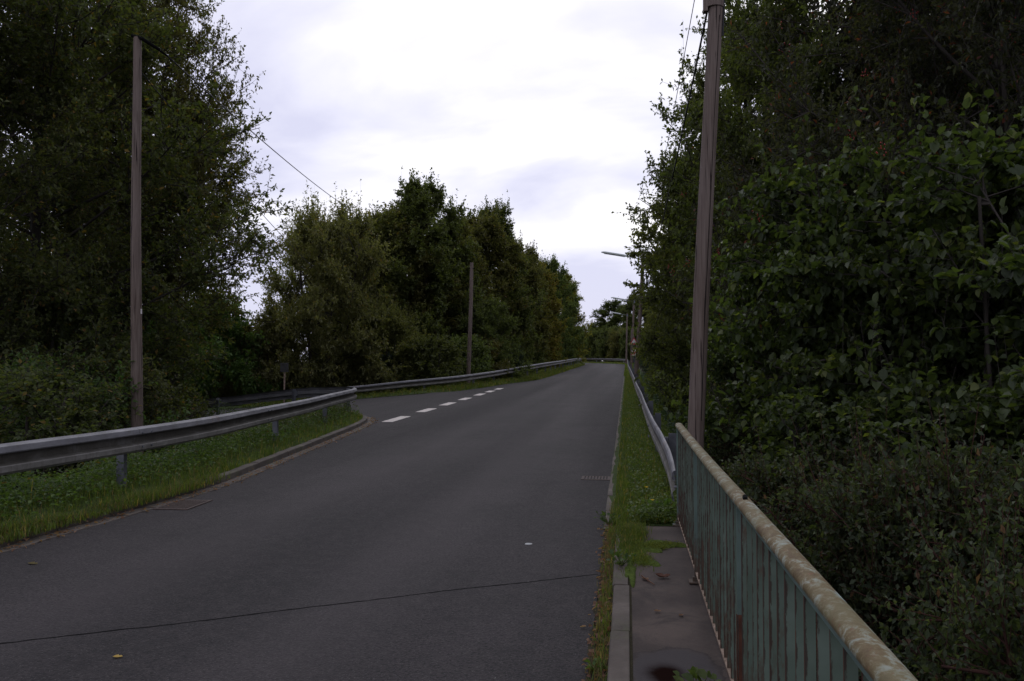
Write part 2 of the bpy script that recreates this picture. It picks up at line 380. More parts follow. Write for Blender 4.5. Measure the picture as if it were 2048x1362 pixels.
LM = dict(
    ash=leafmat('leaf_ash', [(0.029, 0.040, 0.012), (0.052, 0.064, 0.018), (0.085, 0.088, 0.026)], odd=(0.125, 0.075, 0.015), oddf=.03),
    olive=leafmat('leaf_olive', [(0.054, 0.060, 0.015), (0.090, 0.094, 0.024), (0.131, 0.128, 0.040)], odd=(0.136, 0.090, 0.015), oddf=.02),
    dense=leafmat('leaf_dense', [(0.042, 0.058, 0.015), (0.069, 0.090, 0.023), (0.104, 0.122, 0.033)]),
    willow=leafmat('leaf_willow', [(0.089, 0.090, 0.033), (0.123, 0.124, 0.046), (0.162, 0.158, 0.065)], odd=(0.157, 0.100, 0.024)),
    yellow=leafmat('leaf_yellowing', [(0.066, 0.078, 0.011), (0.121, 0.120, 0.015), (0.209, 0.170, 0.019)], odd=(0.220, 0.110, 0.012), oddf=.05),
    bluish=leafmat('leaf_bluish', [(.018, .030, .020), (.030, .046, .032), (.045, .064, .045)]),
    rowan=leafmat('leaf_rowan', [(.020, .024, .014), (.034, .038, .020), (.052, .052, .028)], odd=(.12, .03, .02), oddf=.03),
    hazel=leafmat('leaf_hazel', [(0.025, 0.042, 0.012), (0.044, 0.068, 0.018), (0.073, 0.105, 0.027)], rough=.5, spec=.32, odd=(0.104, 0.130, 0.024), oddf=.06, clump=1.3),
    bramble=leafmat('leaf_bramble', [(.018, .027, .012), (.036, .048, .021), (.074, .088, .044)], rough=.55, odd=(.09, .045, .03), oddf=.015, clump=1.6),
    ivy=leafmat('leaf_ivy', [(.016, .034, .018), (.028, .052, .028), (.044, .072, .038)], rough=.5, spec=.3),
    fresh=leafmat('leaf_fresh', [(0.038, 0.070, 0.014), (0.063, 0.105, 0.020), (0.100, 0.140, 0.027)], rough=.5),
    grass=leafmat('leaf_grass', [(0.039, 0.062, 0.008), (0.066, 0.098, 0.012), (0.110, 0.140, 0.020)], rough=.6, spec=.25, odd=(0.220, 0.160, 0.043), oddf=.08, clump=1.2),
    dry=leafmat('leaf_dry', [(.07, .05, .022), (.12, .09, .035), (.17, .14, .06)], rough=.7, spec=.2),
    litter=leafmat('leaf_litter_brown', [(.09, .042, .025), (.16, .08, .045), (.24, .15, .10)], rough=.7, spec=.2),
    mossy=leafmat('leaf_moss', [(.05, .065, .012), (.085, .10, .018), (.13, .14, .03)], rough=.9, spec=.05),
    cover=leafmat('leaf_cover', [(0.026, 0.056, 0.012), (0.046, 0.082, 0.019), (0.072, 0.115, 0.026)], rough=.5, odd=(0.110, 0.070, 0.019), oddf=.03, clump=1.5),
)
def barkmat(name, a_, b_):
    a = NM(name); n = a.noise(5, 5, .6, a.vec((2, 2, .5))); return a.p(a.ramp(n, (.3, a_), (.7, b_)), .9, .2, bump=n, bstr=.5)
BARK = barkmat('bark', (.022, .019, .016), (.05, .043, .036))
REDSTEM = barkmat('red_stem', (.03, .017, .012), (.075, .032, .025))
a = NM('berry'); M['berry'] = a.p((.22, .014, .011), .5, .3)
a = NM('petal'); M['petal'] = a.p((.72, .5, .02), .6, .3)

# ------------------------------------------------------------------ terrain and roads
def xl(y):   # left shoulder of the embankment
    return np.interp(y, [-40, 5, 13, 20, 23, 36, 38, 48, 60, 400], [-7.0, -7.0, -7.3, -8.5, -9, -9.6, -9.6, -8.6, -7.6, -7.6])
def rzn(y):
    y = np.asarray(y, float); s = .016 * (np.sqrt((y - 15) ** 2 + 9) + (y - 15)) / 2
    return np.where(y < 150, s, .016 * 135 + .003 * (y - 150))
def terr(x, y):
    x = np.asarray(x, float); y = np.asarray(y, float)
    z = rzn(y) - .07
    dl = np.maximum(0, xl(y) - x); w = smooth(18, 22.5, y) * (1 - smooth(37, 40, y)) * (1 - smooth(22, 30, -x))
    drop = 2.6 * (1 - np.exp(-dl / 2.6)); side = .075 * dl + .12 * smooth(0, .5, dl)
    fade = 1 - smooth(96, 108, y)
    z -= (drop * (1 - w) + side * w) * fade
    x0 = np.where(y < 8.4, .55, 1.0); dr = np.maximum(0, x - x0)
    z -= (4.2 * (1 - np.exp(-dr / 1.6))) * (1 - smooth(14, 40, y) * .75)
    z += .10 * np.sin(x * 1.1 + 2) * np.sin(y * .9) * smooth(1.2, 3, np.maximum(dl, dr)) 
    return z
def T(x, y): return float(terr(x, y))
def grid_obj(name, xs, ys, zf, mat, kind='structure'):
    X, Y = np.meshgrid(xs, ys); Z = zf(X, Y); V = np.stack([X, Y, Z], -1).reshape(-1, 3)
    nx, ny = len(xs), len(ys); i = np.arange(ny - 1)[:, None] * nx + np.arange(nx - 1)[None]; i = i.ravel()
    o = npobj(name, V, [np.stack([i, i + 1, i + nx + 1, i + nx], -1)], mat, smooth_=True); o['kind'] = kind; return o
xs = np.unique(np.concatenate([np.linspace(-14, 6, 61), -14 - np.geomspace(.5, 900, 34), 6 + np.geomspace(.5, 900, 30)]))
ys = np.unique(np.concatenate([np.linspace(-6, 60, 111), np.linspace(60, 150, 46), 150 + np.geomspace(3, 1400, 26), -6 - np.geomspace(1, 200, 12)]))
grid_obj('ground', xs, ys, terr, M['soil'])

ARC_Y = 108.
def road_pts(off, y0, y1=None, step=1.):
    """line parallel to the road centre (x=-3.05) at off; straight until ARC_Y and then a left-hand bend"""
    out = []; y = y0
    while y < ARC_Y: out.append(Vector((-3.05 + off, y, rz(y)))); y += step
    Rc = 28.
    for a in np.linspace(0, R(75), 26):
        r = Rc + off; p = Vector((-3.05 - Rc + r * math.cos(a), ARC_Y + r * math.sin(a), 0)); p.z = rz(p.y); out.append(p)
    return out
def ribbon(name, A, B, mat, nsub=1, dz=0., kind='structure', hump=0.):
    V = []; F = []
    for a, b in zip(A, B):
        for k in range(nsub + 1):
            t = k / nsub; p = Vector(a).lerp(Vector(b), t); V.append((p.x, p.y, p.z + dz + hump * math.sin(PI * t)))
    n = nsub + 1
    for i in range(len(A) - 1):
        for k in range(nsub): q = i * n + k; F.append((q, q + 1, q + n + 1, q + n))
    m = MB(); m.v = V; m.f = F; o = m.build(name, mat, smooth=True)
    if kind: o['kind'] = kind
    return o
ribbon('road', road_pts(-4.6, -6), road_pts(2.83, -6), M['asphalt'], 6)
# the side road leaving to the left, falling away
SR_near = [Vector(p) for p in [(-7.6, 21.2, 0), (-9.2, 24.0, 0), (-11.5, 25.0, 0), (-14.5, 25.8, 0), (-20, 26.5, 0), (-30, 27, 0)]]
SR_far = [Vector(p) for p in [(-7.6, 47, 0), (-8.6, 36.4, 0), (-10.8, 34.6, 0), (-14.5, 33.8, 0), (-20, 33, 0), (-30, 32, 0)]]
def side_z(x, y): return rz(y) - .075 * max(0, -x - 9.0)
A = catmull(SR_near, .6); B = catmull(SR_far, .6)
def resamp(P, n):
    d = [0]
    for i in range(1, len(P)): d.append(d[-1] + (P[i] - P[i - 1]).length)
    return [Vector((np.interp(t, d, [p.x for p in P]), np.interp(t, d, [p.y for p in P]), np.interp(t, d, [p.z for p in P]))) for t in np.linspace(0, d[-1], n)]
A = resamp(A, 40); B = resamp(B, 40)
m = MB(); nn = 12
for a_, b_ in zip(A, B):
    for k in range(nn + 1):
        p = a_.lerp(b_, k / nn); m.v.append((p.x, p.y, side_z(p.x, p.y) + .004))
for i in range(39):
    for k in range(nn): q = i * (nn + 1) + k; m.f.append((q, q + 1, q + nn + 2, q + nn + 1))
m.build('side_road', M['asphalt'], smooth=True)['kind'] = 'structure'

# dashed edge marking across the junction mouth: dashes as one marking
m = MB()
for y0, ln in [(20.7, 1.9), (24.2, 1.6), (27.3, 1.6), (30.4, 1.5), (33.6, 1.5), (36.3, 1.4), (38.9, 1.4)]:
    x0 = -6.68; w_ = .32; b0 = len(m.v)
    for k in range(7):
        y = y0 + ln * k / 6
        for q, xx in enumerate((x0, x0 + w_)): m.v.append((xx + .008 * math.sin(y * 31 + q * 2), y, rz(y) + .006))
    for k in range(6): m.f.append((b0 + 2 * k, b0 + 2 * k + 1, b0 + 2 * k + 3, b0 + 2 * k + 2))
m.build('road_marking', M['paint'])['kind'] = 'structure'
# transverse joint in the asphalt where the bridge begins
rr = random.Random(3); m = MB(); P0 = Vector((-5.6, 3.20, 0)); P1 = Vector((-.24, 6.37, 0)); n = 90
for k in range(n + 1):
    p = P0.lerp(P1, k / n); w_ = .006 + .008 * rr.random(); d = rr.uniform(-.006, .006) + .02 * math.sin(k * .11) + .008 * math.sin(k * .37)
    m.v += [(p.x, p.y - w_ + d, .0045), (p.x, p.y + w_ + d, .0045)]
m.f = [(2 * k, 2 * k + 1, 2 * k + 3, 2 * k + 2) for k in range(n)]
m.build('road_joint', M['tar'])['kind'] = 'structure'

# kerb: raised stones and a flat gutter row on the near left, following the curve into the side road
KP = [Vector(p) for p in [(-5.75, -4, 0), (-5.6, 2, 0), (-5.55, 6.4, 0), (-5.48, 9, 0), (-5.5, 10.2, 0), (-5.67, 11.6, 0), (-5.96, 13.7, 0), (-6.31, 16.6, 0), (-6.6, 19.1, 0), (-6.95, 20.9, 0), (-7.6, 22.3, 0), (-8.6, 23.5, 0), (-10.2, 24.4, 0), (-13.4, 25.3, 0), (-20, 26.2, 0), (-28, 26.8, 0)]]
KP = catmull(KP, .4); KP = resamp(KP, 110)
for p in KP: p.z = side_z(p.x, p.y)
def leftn(P, i):
    d = P[min(i + 1, len(P) - 1)] - P[max(i - 1, 0)]; d.z = 0; d.normalize(); return Vector((-d.y, d.x, 0))
def stones(name, path, prof, gap, length, side=-1, mat=None):
    m = MB(); d = 0; L_ = [0]
    for i in range(1, len(path)): L_.append(L_[-1] + (path[i] - path[i - 1]).length)
    def pt(s): return Vector([float(np.interp(s, L_, [p[k] for p in path])) for k in range(3)])
    s = 0; r_ = random.Random(5)
    while s + length < L_[-1]:
        q = [pt(s + gap / 2 + (length - gap) * k / 2) + Vector((0, 0, r_.uniform(-.004, .004))) for k in range(3)]
        jig = r_.uniform(-.006, .006); m.sweep(q, [(u + jig, w_) for u, w_ in prof], side); s += length
    o = m.build(name, mat or M['kerb'], bevel=.006); o['kind'] = 'structure'; return o
stones('gutter', KP, [(-.02, -.05), (-.02, .008), (.16, .005), (.16, -.05)], .012, .5)
KB = [p + leftn(KP, i) * .17 for i, p in enumerate(KP)]
stones('kerb', KB, [(.01, -.06), (.025, .075), (.04, .085), (.15, .09), (.15, -.06)], .012, .8)
# verge behind the kerb: from kerb back edge to beyond the guardrail
VI = [p + leftn(KP, i) * .30 for i, p in enumerate(KP)]
VO = []
for i, p in enumerate(KP):
    q = p + leftn(KP, i) * (2.1 if p.y < 19 or p.x < -12 else 1.7); VO.append(q)
def vz(t, base): return base + .075 + .07 * math.sin(min(1, t * 2) * PI / 2) - 1.0 * max(0, t - .55) ** 1.5
m = MB(); ns = 8
for i, (a_, b_) in enumerate(zip(VI, VO)):
    for k in range(ns + 1):
        t = k / ns; p = a_.lerp(b_, t); m.v.append((p.x, p.y, vz(t, KP[i].z)))
for i in range(len(VI) - 1):
    for k in range(ns): q = i * (ns + 1) + k; m.f.append((q, q + 1, q + ns + 2, q + ns + 1))
m.build('verge', M['verge'], smooth=True)['kind'] = 'structure'
# fill between the two arms of that verge
m = MB()
cl_ = [i for i in range(len(VO)) if 8 < VO[i].y]
c_ = Vector((-13, 17, -1.2))
for i in cl_:
    for t in (0, .33, .66, 1):
        p = VO[i].lerp(c_, t); z0 = vz(1, KP[i].z) - .02
        m.v.append((p.x, p.y, z0 * (1 - t) + min(z0, T(p.x, p.y)) * t))
for k in range(len(cl_) - 1):
    for q in range(3): m.f.append((k * 4 + q, k * 4 + q + 1, k * 4 + q + 5, k * 4 + q + 4))
m.build('bank', M['soil'], smooth=True)['kind'] = 'structure'

# far left verge, from the side road on along the road
EP = catmull([Vector(p) for p in [(-28, 32.4, 0), (-20, 33.2, 0), (-14.5, 34, 0), (-10.8, 34.7, 0), (-9.2, 35.4, 0), (-8.25, 36.6, 0), (-7.6, 40, 0), (-7.05, 45, 0), (-6.2, 50, 0), (-5.8, 56, 0), (-5.75, 80, 0), (-5.75, 100, 0)]], 1.)
EP += [p for p in road_pts(-2.7, 101)]
for p in EP: p.z = side_z(p.x, p.y) if p.y < 50 else rz(p.y)
def bank(y): return float(np.interp(y, [30, 40, 52, 65, 90, 108, 130], [.08, .1, .18, .25, .2, .15, .12]))
VE = [(p + Vector((0, 0, .01)), p + leftn(EP, i) * .5 + Vector((0, 0, bank(p.y))), p + leftn(EP, i) * 1.4 + Vector((0, 0, bank(p.y) * .9)), p + leftn(EP, i) * 3.2 + Vector((0, 0, -.7))) for i, p in enumerate(EP)]
m = MB()
for r_ in VE: m.v += [tuple(v) for v in r_]
for i in range(len(VE) - 1):
    for k in range(3): q = i * 4 + k; m.f.append((q, q + 1, q + 5, q + 4))
m.build('verge', M['verge'], smooth=True)['kind'] = 'structure'

# right verge: flush asphalt edge, narrow pale strip, grass up to and past the guardrail
RE = [p for p in road_pts(2.80, 8.05)]
rE = []
for i, p in enumerate(RE):
    r_ = -leftn(RE, i); rE.append((p + Vector((0, 0, .006)), p + r_ * .14 + Vector((0, 0, .03)), p + r_ * .5 + Vector((0, 0, .06)), p + r_ * 1.15 + Vector((0, 0, .07)), p + r_ * 1.9 + Vector((0, 0, -.4))))
m = MB()
for r_ in rE: m.v += [tuple(v) for v in r_]
for i in range(len(rE) - 1):
    for k in range(4): q = i * 5 + k; m.f.append((q, q + 1, q + 6, q + 5))
m.build('verge', M['verge'], smooth=True)['kind'] = 'structure'
stones('edging', [p + Vector((.03, 0, .0)) for p in RE if p.y < 100], [(-.03, -.05), (-.03, .012), (.07, .014), (.07, -.05)], .012, 1.0, 1)

# bridge walkway: kerb stones, slab and the dirt joint between
DECK = .085
kp = [Vector((-.11, y, 0)) for y in np.arange(-4.0, 8.4, .5)]
stones('kerb', kp, [(-.005, -.1), (.0, DECK - .012), (.012, DECK), (.115, DECK), (.115, -.1)], .012, .98, 1)
m = MB(); xs_ = np.linspace(.025, .56, 10); ysd = np.linspace(-4, 8.05, 120); rg = np.random.default_rng(2)
for y in ysd:
    for x in xs_: m.v.append((x, y, DECK - .006 + .003 * math.sin(x * 9 + y * 2) + (0 if y < 8.0 else -.05)))
nx = len(xs_)
for j in range(len(ysd) - 1):
    for i in range(nx - 1): q = j * nx + i; m.f.append((q, q + 1, q + nx + 1, q + nx))
b0 = len(m.v)   # side and end faces of the slab down to the girder
m.v += [(.56, -4, DECK - .006), (.56, 8.05, DECK - .05), (.56, 8.05, -.5), (.56, -4, -.5)]
m.f.append((b0, b0 + 1, b0 + 2, b0 + 3))
m.build('pavement', M['slab'], smooth=False)['kind'] = 'structure'
m = MB(); m.box((.012, 2.1, .02), (.03, 12.2, .1)); m.build('pavement_joint', M['soil'])['kind'] = 'structure'
# dirt strip between asphalt and walkway kerb
m = MB(); rr = random.Random(9)
for k in range(80):
    y = -4 + k * .155; m.v += [(-.21 - rr.random() * .035, y, .0048), (-.165, y, .014 + rr.random() * .008), (-.10, y, .02)]
for k in range(79):
    q = k * 3; m.f += [(q, q + 1, q + 4, q + 3), (q + 1, q + 2, q + 5, q + 4)]
m.build('gutter_dirt', M['soil'], smooth=True)['kind'] = 'structure'

def blob(name, c, rx, ry, z, mat, seed, th=.004, n=44, rough=.25):
    r_ = np.random.default_rng(seed); ph = r_.uniform(0, 6.28, 6); am = r_.uniform(.3, 1, 6); m = MB()
    ring = []
    for q, (s, h) in enumerate(((1, 0), (.93, th), (.5, th * 1.2))):
        for k in range(n):
            t = 2 * PI * k / n; w_ = 1 + rough * sum(am[j] * math.sin((j + 2) * t + ph[j]) / (j + 2) for j in range(6))
            m.v.append((c[0] + rx * s * w_ * math.cos(t), c[1] + ry * s * w_ * math.sin(t), z + h))
    m.v.append((c[0], c[1], z + th * 1.2)); ce = len(m.v) - 1
    for q in range(2):
        for k in range(n): k2 = (k + 1) % n; m.f.append((q * n + k, q * n + k2, (q + 1) * n + k2, (q + 1) * n + k))
    for k in range(n): m.f.append((2 * n + k, 2 * n + (k + 1) % n, ce))
    return m.build(name, mat, smooth=True)
for i, (x, y, a_, b_) in enumerate([(.03, 7.0, .09, .42), (.20, 7.05, .10, .20), (.35, 7.15, .13, .12), (.02, 6.2, .05, .3), (.13, 6.55, .07, .22)]):
    tag(blob('moss', (x, y, 0), a_, b_, DECK - .006, M['moss'], 20 + i, .010, rough=.9), kind='stuff')

g2 = np.random.default_rng(31); mp_ = []
for (x, y, a_, b_) in [(.03, 7.0, .09, .42), (.20, 7.05, .12, .16), (.35, 7.15, .14, .10), (.13, 6.55, .08, .22), (.27, 7.0, .08, .06), (.02, 7.6, .12, .3)]:
    k = int(9000 * a_ * b_ * 8); mp_.append(np.stack([g2.normal(x, a_ * .5, k), g2.normal(y, b_ * .45, k), DECK - .002 + g2.random(k) * .014], -1))
MOSS_P = np.concatenate(mp_); MOSS_P = MOSS_P[(MOSS_P[:, 0] > -.1) & (MOSS_P[:, 0] < .5)]
# gully grates
def grate(name, c, rot, w_, l_, n, label):
    t = tag(empty(name, c, rot), label, 'drain grate')
    f = MB(); z = .012
    for s in (-1, 1):
        f.box((s * (w_ / 2 - .02), 0, z - .02), (.04, l_, .05)); f.box((0, s * (l_ / 2 - .02), z - .0205), (w_ - .08, .04, .049))
    f.build('frame', M['iron'], t)
    MB().box((0, 0, -.002), (w_ - .03, l_ - .03, .012)).build('sump', M['tar'], t)
    g = MB()
    for k in range(n): g.box(((k + .5) / n * (w_ - .1) - (w_ - .1) / 2, 0, z - .01), ((w_ - .1) / n * .5, l_ - .08, .03))
    g.build('bars', M['iron'], t)
grate('drain_grate', (-5.26, 8.72, .0), R(3), .42, .62, 9, 'rusty slotted drain grate in the asphalt beside the left kerb')
grate('drain_grate', (-.46, 11.6, .0), 0, .42, .36, 7, 'brown drain grate at the right road edge by the grass')

# ------------------------------------------------------------------ guardrails
WB = [(0, .155), (.045, .150), (.076, .132), (.088, .075), (.080, .062), (.004, .046), (.002, -.036), (.072, -.058), (.086, -.068), (.083, -.122), (.06, -.148), (.03, -.155)]
WBC = WB + [(u - .005, w_) for u, w_ in WB[::-1]]
def guardrail(name, path, side, posts, label, zt=.155, depth=1.0, splices=(), loc=None):
    """path = points on the back plane at mid height of the beam"""
    o = empty(name, Vector(path[0]) - Vector((0, 0, .6))); tag(o, label, 'guardrail'); off = o.location.copy()
    P = [Vector(p) - off for p in path]
    m = MB(); m.sweep(P, [(u * depth, w_) for u, w_ in WBC], side); bo = m.build('beam', M['galv'], o)
    bo.data.materials.append(M['grime_shade']); bo.data.materials.append(M['dirty']); nk = len(WBC)
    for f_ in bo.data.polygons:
        if f_.index < nk * (len(P) - 1) and 4 <= f_.index % nk <= 10: f_.material_index = 1 if f_.index % nk < 7 else 2  # valley faces carry painted overhang shade with the grime; lower bulge only dirt
    for i in posts:
        n_ = leftn(P, i) * (-side); p = P[i]; ang = math.atan2(n_.y, n_.x); Mz = Matrix.Rotation(ang, 3, 'Z')
        q = MB(); c = p - n_ * .10
        h = 1.05
        q.box(c + Vector((0, 0, .13 - h / 2)), (.006, .055, h), Mz)
        q.box(c + Matrix.Rotation(ang, 3, 'Z') @ Vector((-.05, .0305, 0)) + Vector((0, 0, .13 - h / 2)), (.10, .006, h), Mz)
        q.box(c + Matrix.Rotation(ang, 3, 'Z') @ Vector((-.05, -.0305, 0)) + Vector((0, 0, .13 - h / 2)), (.10, .006, h), Mz)
        q.box(p - n_ * .048, (.088, .05, .16), Mz)
        q.build('post', M['galv_dark'], o)
    for i in splices:
        n_ = leftn(P, i) * (-side); d = (P[i + 1] - P[i]).normalized(); ang = math.atan2(n_.y, n_.x)
        # lapped sheet edge standing 3 mm proud
        q = MB(); q.sweep([P[i] + n_ * .003, P[i] + d * .32 + n_ * .003], [(u * depth, w_) for u, w_ in WBC], side); bo = q.build('lap_plate', M['galv'], o)
        bo.data.materials.append(M['grime_shade']); bo.data.materials.append(M['dirty'])
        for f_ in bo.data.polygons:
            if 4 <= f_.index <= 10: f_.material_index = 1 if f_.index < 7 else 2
        for ds in (.06, .25):
            for zz in (.085, -.085):
                b = MB(); c = P[i] + d * ds + n_ * (.090) + Vector((0, 0, zz)); b.tube([c - n_ * .006, c + n_ * .012], .014, 6); b.build('bolt', M['galv_dark'], o)
    return o, P
# near left guardrail swinging round into the side road
gp = [(-6.75, -4, .745), (-6.5, 0, .745), (-6.25, 4, .745), (-6.17, 7, .745), (-6.12, 9, .745), (-6.24, 11, .745), (-6.56, 13.2, .75), (-6.96, 16.2, .765), (-7.3, 18.6, .80), (-7.62, 20.9, .83), (-7.95, 22.0, .845), (-8.55, 22.75, .84), (-9.3, 23.1, .81), (-10.3, 23.4, .76), (-13.4, 24.4, .42), (-17, 25.2, .12), (-21, 25.8, -.15)]
gp = catmull(gp, .3)
guardrail('guardrail', gp, 1, [nearest(gp, y=5.0), nearest(gp, -6.13, 8.85), nearest(gp, -6.75, 14.6), nearest(gp, -7.3, 18.6), nearest(gp, -7.9, 21.95), nearest(gp, -10.2, 23.4), nearest(gp, -13.3, 24.35), nearest(gp, -16.5, 25.1)],
          'near left steel guardrail curving back into the side road', splices=[nearest(gp, -6.12, 8.95), nearest(gp, -6.6, 13.4), nearest(gp, -7.45, 19.6), nearest(gp, -12, 23.9)])
# far left guardrail
fp = [(-24, 33.4, -.45), (-18, 34.4, .02), (-14.5, 35.0, .33), (-12.2, 35.5, .53), (-10.5, 36.0, .72), (-8.8, 37.4, .88), (-8.1, 40.5, .99), (-7.6, 46.6, 1.15), (-6.75, 53, 1.42), (-6.3, 62, 1.64), (-6.2, 75, 1.85), (-6.25, 92, 2.12), (-6.35, 108, 2.3)]
fp = catmull(fp, .8) + [Vector((p.x, p.y, p.z + .6)) for p in road_pts(-3.25, 112)]
guardrail('guardrail', fp, 1, [i for i in range(6, len(fp) - 2, 5)], 'long far left guardrail running below the roadside trees to the bend', splices=[i for i in range(10, 60, 10)])
# right guardrail, buckled where it meets the railing, turning with the bend far off
rp = [(.475, 8.03, .47), (.475, 8.35, .53), (.47, 8.9, .585), (.455, 9.6, .62), (.445, 10.6, .642), (.42, 12.2, .655), (.41, 14.6, .66), (.40, 18, .69), (.385, 21.7, .76), (.33, 28, .86), (.30, 36, .98), (.2, 50, 1.22), (.1, 64, 1.45), (.08, 85, 1.78)]
rp = catmull(rp, .5) + [Vector((p.x, p.y, p.z + .62)) for p in road_pts(3.13, 88, step=2.)]
guardrail('guardrail', rp, -1, [i for i in range(5, len(rp) - 2, 7)], 'right guardrail with a buckled end bolted to the green railing', depth=.42, splices=[nearest(rp, y=12.), nearest(rp, y=20.)])

# ------------------------------------------------------------------ bridge railing
rl = tag(empty('bridge_railing', (.51, 0, 0)), 'green painted steel bridge railing with rusty bars and lichen covered handrail', 'railing')
YE = 8.02; YS = -.9
def hz(y): return 1.083 + .012 * math.sin(y * .9) * .3
hp = []
for k in range(13):
    t = 2 * PI * k / 13; u = .038 * math.cos(t); w_ = .026 * math.sin(t); w_ = max(w_, -.016); hp.append((u, w_))
rr = random.Random(12)
hpts = [Vector((.01 * math.sin(y * .8) * .4, y, hz(y) - .004)) for y in np.arange(YS, YE + .001, .1)]
m = MB(); m.sweep(hpts, hp, 1); m.build('handrail', M['lichen'], rl, smooth=True)
m = MB(); m.box((0, (YE + YS) / 2, 1.056), (.044, YE - YS, .014)); m.build('top_strip', M['green'], rl)
m = MB(); m.box((0, (YE + YS) / 2, .155), (.034, YE - YS, .012)); m.build('bottom_rail', M['pale'], rl)
posts = [8.0, 5.95, 3.66, 1.37, -.85]
for y in posts:
    m = MB(); m.box((.0, y, .566), (.048, .012, .966)); m.box((.018, y + .02, .566), (.010, .028, .96)); m.box((0, y, .10), (.075, .03, .05))
    # welded foot plate
    m.box((-.01, y, DECK + .004), (.11, .10, .012)); m.build('post', M['green'], rl, bevel=.002)
    if y == 3.66: MB().box((.003, y - .0075, .40), (.0475, .004, .34)).box((-.0255, y - .001, .40), (.004, .013, .34)).build('rust_patch', M['rust'], rl)
y = YS + .08
while y < YE - .05:
    if min(abs(y - p) for p in posts) > .06:
        m = MB(); tw = rr.uniform(-.05, .05)
        m.box((rr.uniform(-.003, .003), y + rr.uniform(-.004, .004), .594), (.031, .008, .914), Matrix.Rotation(tw, 3, 'Z')); b_o = m.build('baluster', M['green_bar'], rl)
        b_o.data.materials.append(M['rust'])
        for f_ in (0, 1): b_o.data.polygons[f_].material_index = 1
    y += .137
m = MB(); m.tube([(-.05, YE + .01, .46), (.02, YE + .01, .46)], .014, 8); m.build('bolt', M['galv'], rl)
m = MB(); m.tube([(0, 3.55, hz(3) + .021), (.006, 3.60, hz(3) + .023)], [.010, .012], 7); m.build('knob', M['tar'], rl)

# ------------------------------------------------------------------ poles, lamps, cables
def make_pole(loc, h, r0, r1, lean, label, lamp=None, seed=0):
    o = tag(empty('utility_pole' if not lamp else 'lamp_pole', loc), label, 'pole')
    r_ = random.Random(seed); pts = []; rad = []
    for k in range(25):
        t = k / 24; z = -.6 + (h + .6) * t; s = z / h
        pts.append((lean[0] * s + .02 * math.sin(z * .8 + seed) * (s), lean[1] * s + .015 * math.sin(z * .6 + seed * 2), z)); rad.append((r0 + (r1 - r0) * t) * (1 + r_.uniform(-.012, .012)))
    MB().tube(pts, rad, 20).build('shaft', M['wood'], o, smooth=False)
    for p in o.children if False else []: pass
    if lamp:
        z = h - .35; bx = lean[0] * z / h; by = lean[1] * z / h
        m = MB(); m.tube([(bx, by, z - .13), (bx, by, z + .13)], r1 + .022, 18); m.build('collar', M['galv_dark'], o, smooth=False)
        m = MB(); m.tube([(bx - r1, by, z), (bx - .35, by, z + .10), (bx - .95, by, z + .22)], .03, 10); m.build('arm', M['galv_dark'], o, smooth=True)
        A_ = Vector((bx - .8, by, z + .20)); B_ = Vector((bx - 2.25, by, z + .46)); n_ = 14
        head = MB(); ring = 12; d = (B_ - A_)
        for i in range(n_ + 1):
            t = i / n_; p = A_ + d * t; w_ = .10 * (min(1, .35 + t * 4) if t < .5 else min(1, (1 - t) * 8 + .25)); hh = .085 * (min(1, .4 + t * 4) if t < .5 else min(1, (1 - t) * 8 + .25))
            for k in range(ring):
                a_ = 2 * PI * k / ring; head.v.append((p.x, p.y + w_ * math.cos(a_), p.z + max(hh * math.sin(a_), -.03)))
        for i in range(n_):
            for k in range(ring): k2 = (k + 1) % ring; head.f.append((i * ring + k, i * ring + k2, (i + 1) * ring + k2, (i + 1) * ring + k))
        head.f += [tuple(range(ring))[::-1], tuple(n_ * ring + k for k in range(ring))]
        ho = head.build('lamp_head', M['lamp'], o, smooth=True)
        g = MB(); q = (A_ + B_) / 2 + Vector((0, 0, -.045)); ang = math.atan2(d.z, -d.x)
        g.box(q, (1.15, .14, .03), Matrix.Rotation(ang, 3, 'Y')); g.build('lamp_cover', M['lampglass'], ho, bevel=.01)
    return o
# near right pole: foot hidden behind the railing
pb = at(1393, 850, 9.6); pt_ = at(1431, 0, 9.6)
nb = Vector((pb.x - (pt_.x - pb.x) * (pb.z + .3) / (pt_.z - pb.z), pb.y, -.3))
H1 = 7.9; ln1 = ((pt_.x - pb.x) / (pt_.z - pb.z) * H1, 0)
p1 = make_pole(nb, H1, .108, .083, ln1, 'tall leaning wooden pole rising just behind the far end of the green railing', None, 3)
m = MB(); rr = random.Random(4); zs_ = np.linspace(1.3, 6.3, 60)
for i_, z in enumerate(zs_):
    rad_ = .108 + (.083 - .108) * (z + .6) / (H1 + .6) + .0015; th_ = R(-62) + .03 * math.sin(z * 2.1) + rr.uniform(-.006, .006); hw = (.0022 + .0022 * abs(math.sin(z * 1.3))) / rad_
    cx_ = ln1[0] * z / H1 + .02 * math.sin(z * .8 + 3) * z / H1; cy_ = .015 * math.sin(z * .6 + 6) * z / H1
    for q in (-hw, hw): m.v.append((cx_ + rad_ * math.cos(th_ + q), cy_ + rad_ * math.sin(th_ + q), z))
m.f = [(2 * k, 2 * k + 1, 2 * k + 3, 2 * k + 2) for k in range(59)]; m.build('split', M['tar'], p1)
zc_ = 6.42; 
m = MB(); m.tube([(ln1[0] * zc_ / H1, 0, zc_ - .0), (ln1[0] * zc_ / H1 + .005, 0, zc_ + .5)], .115, 20); m.box((ln1[0] * zc_ / H1 - .11, -.02, zc_ + .05), (.05, .10, .20)); m.build('collar', M['wood'], p1)
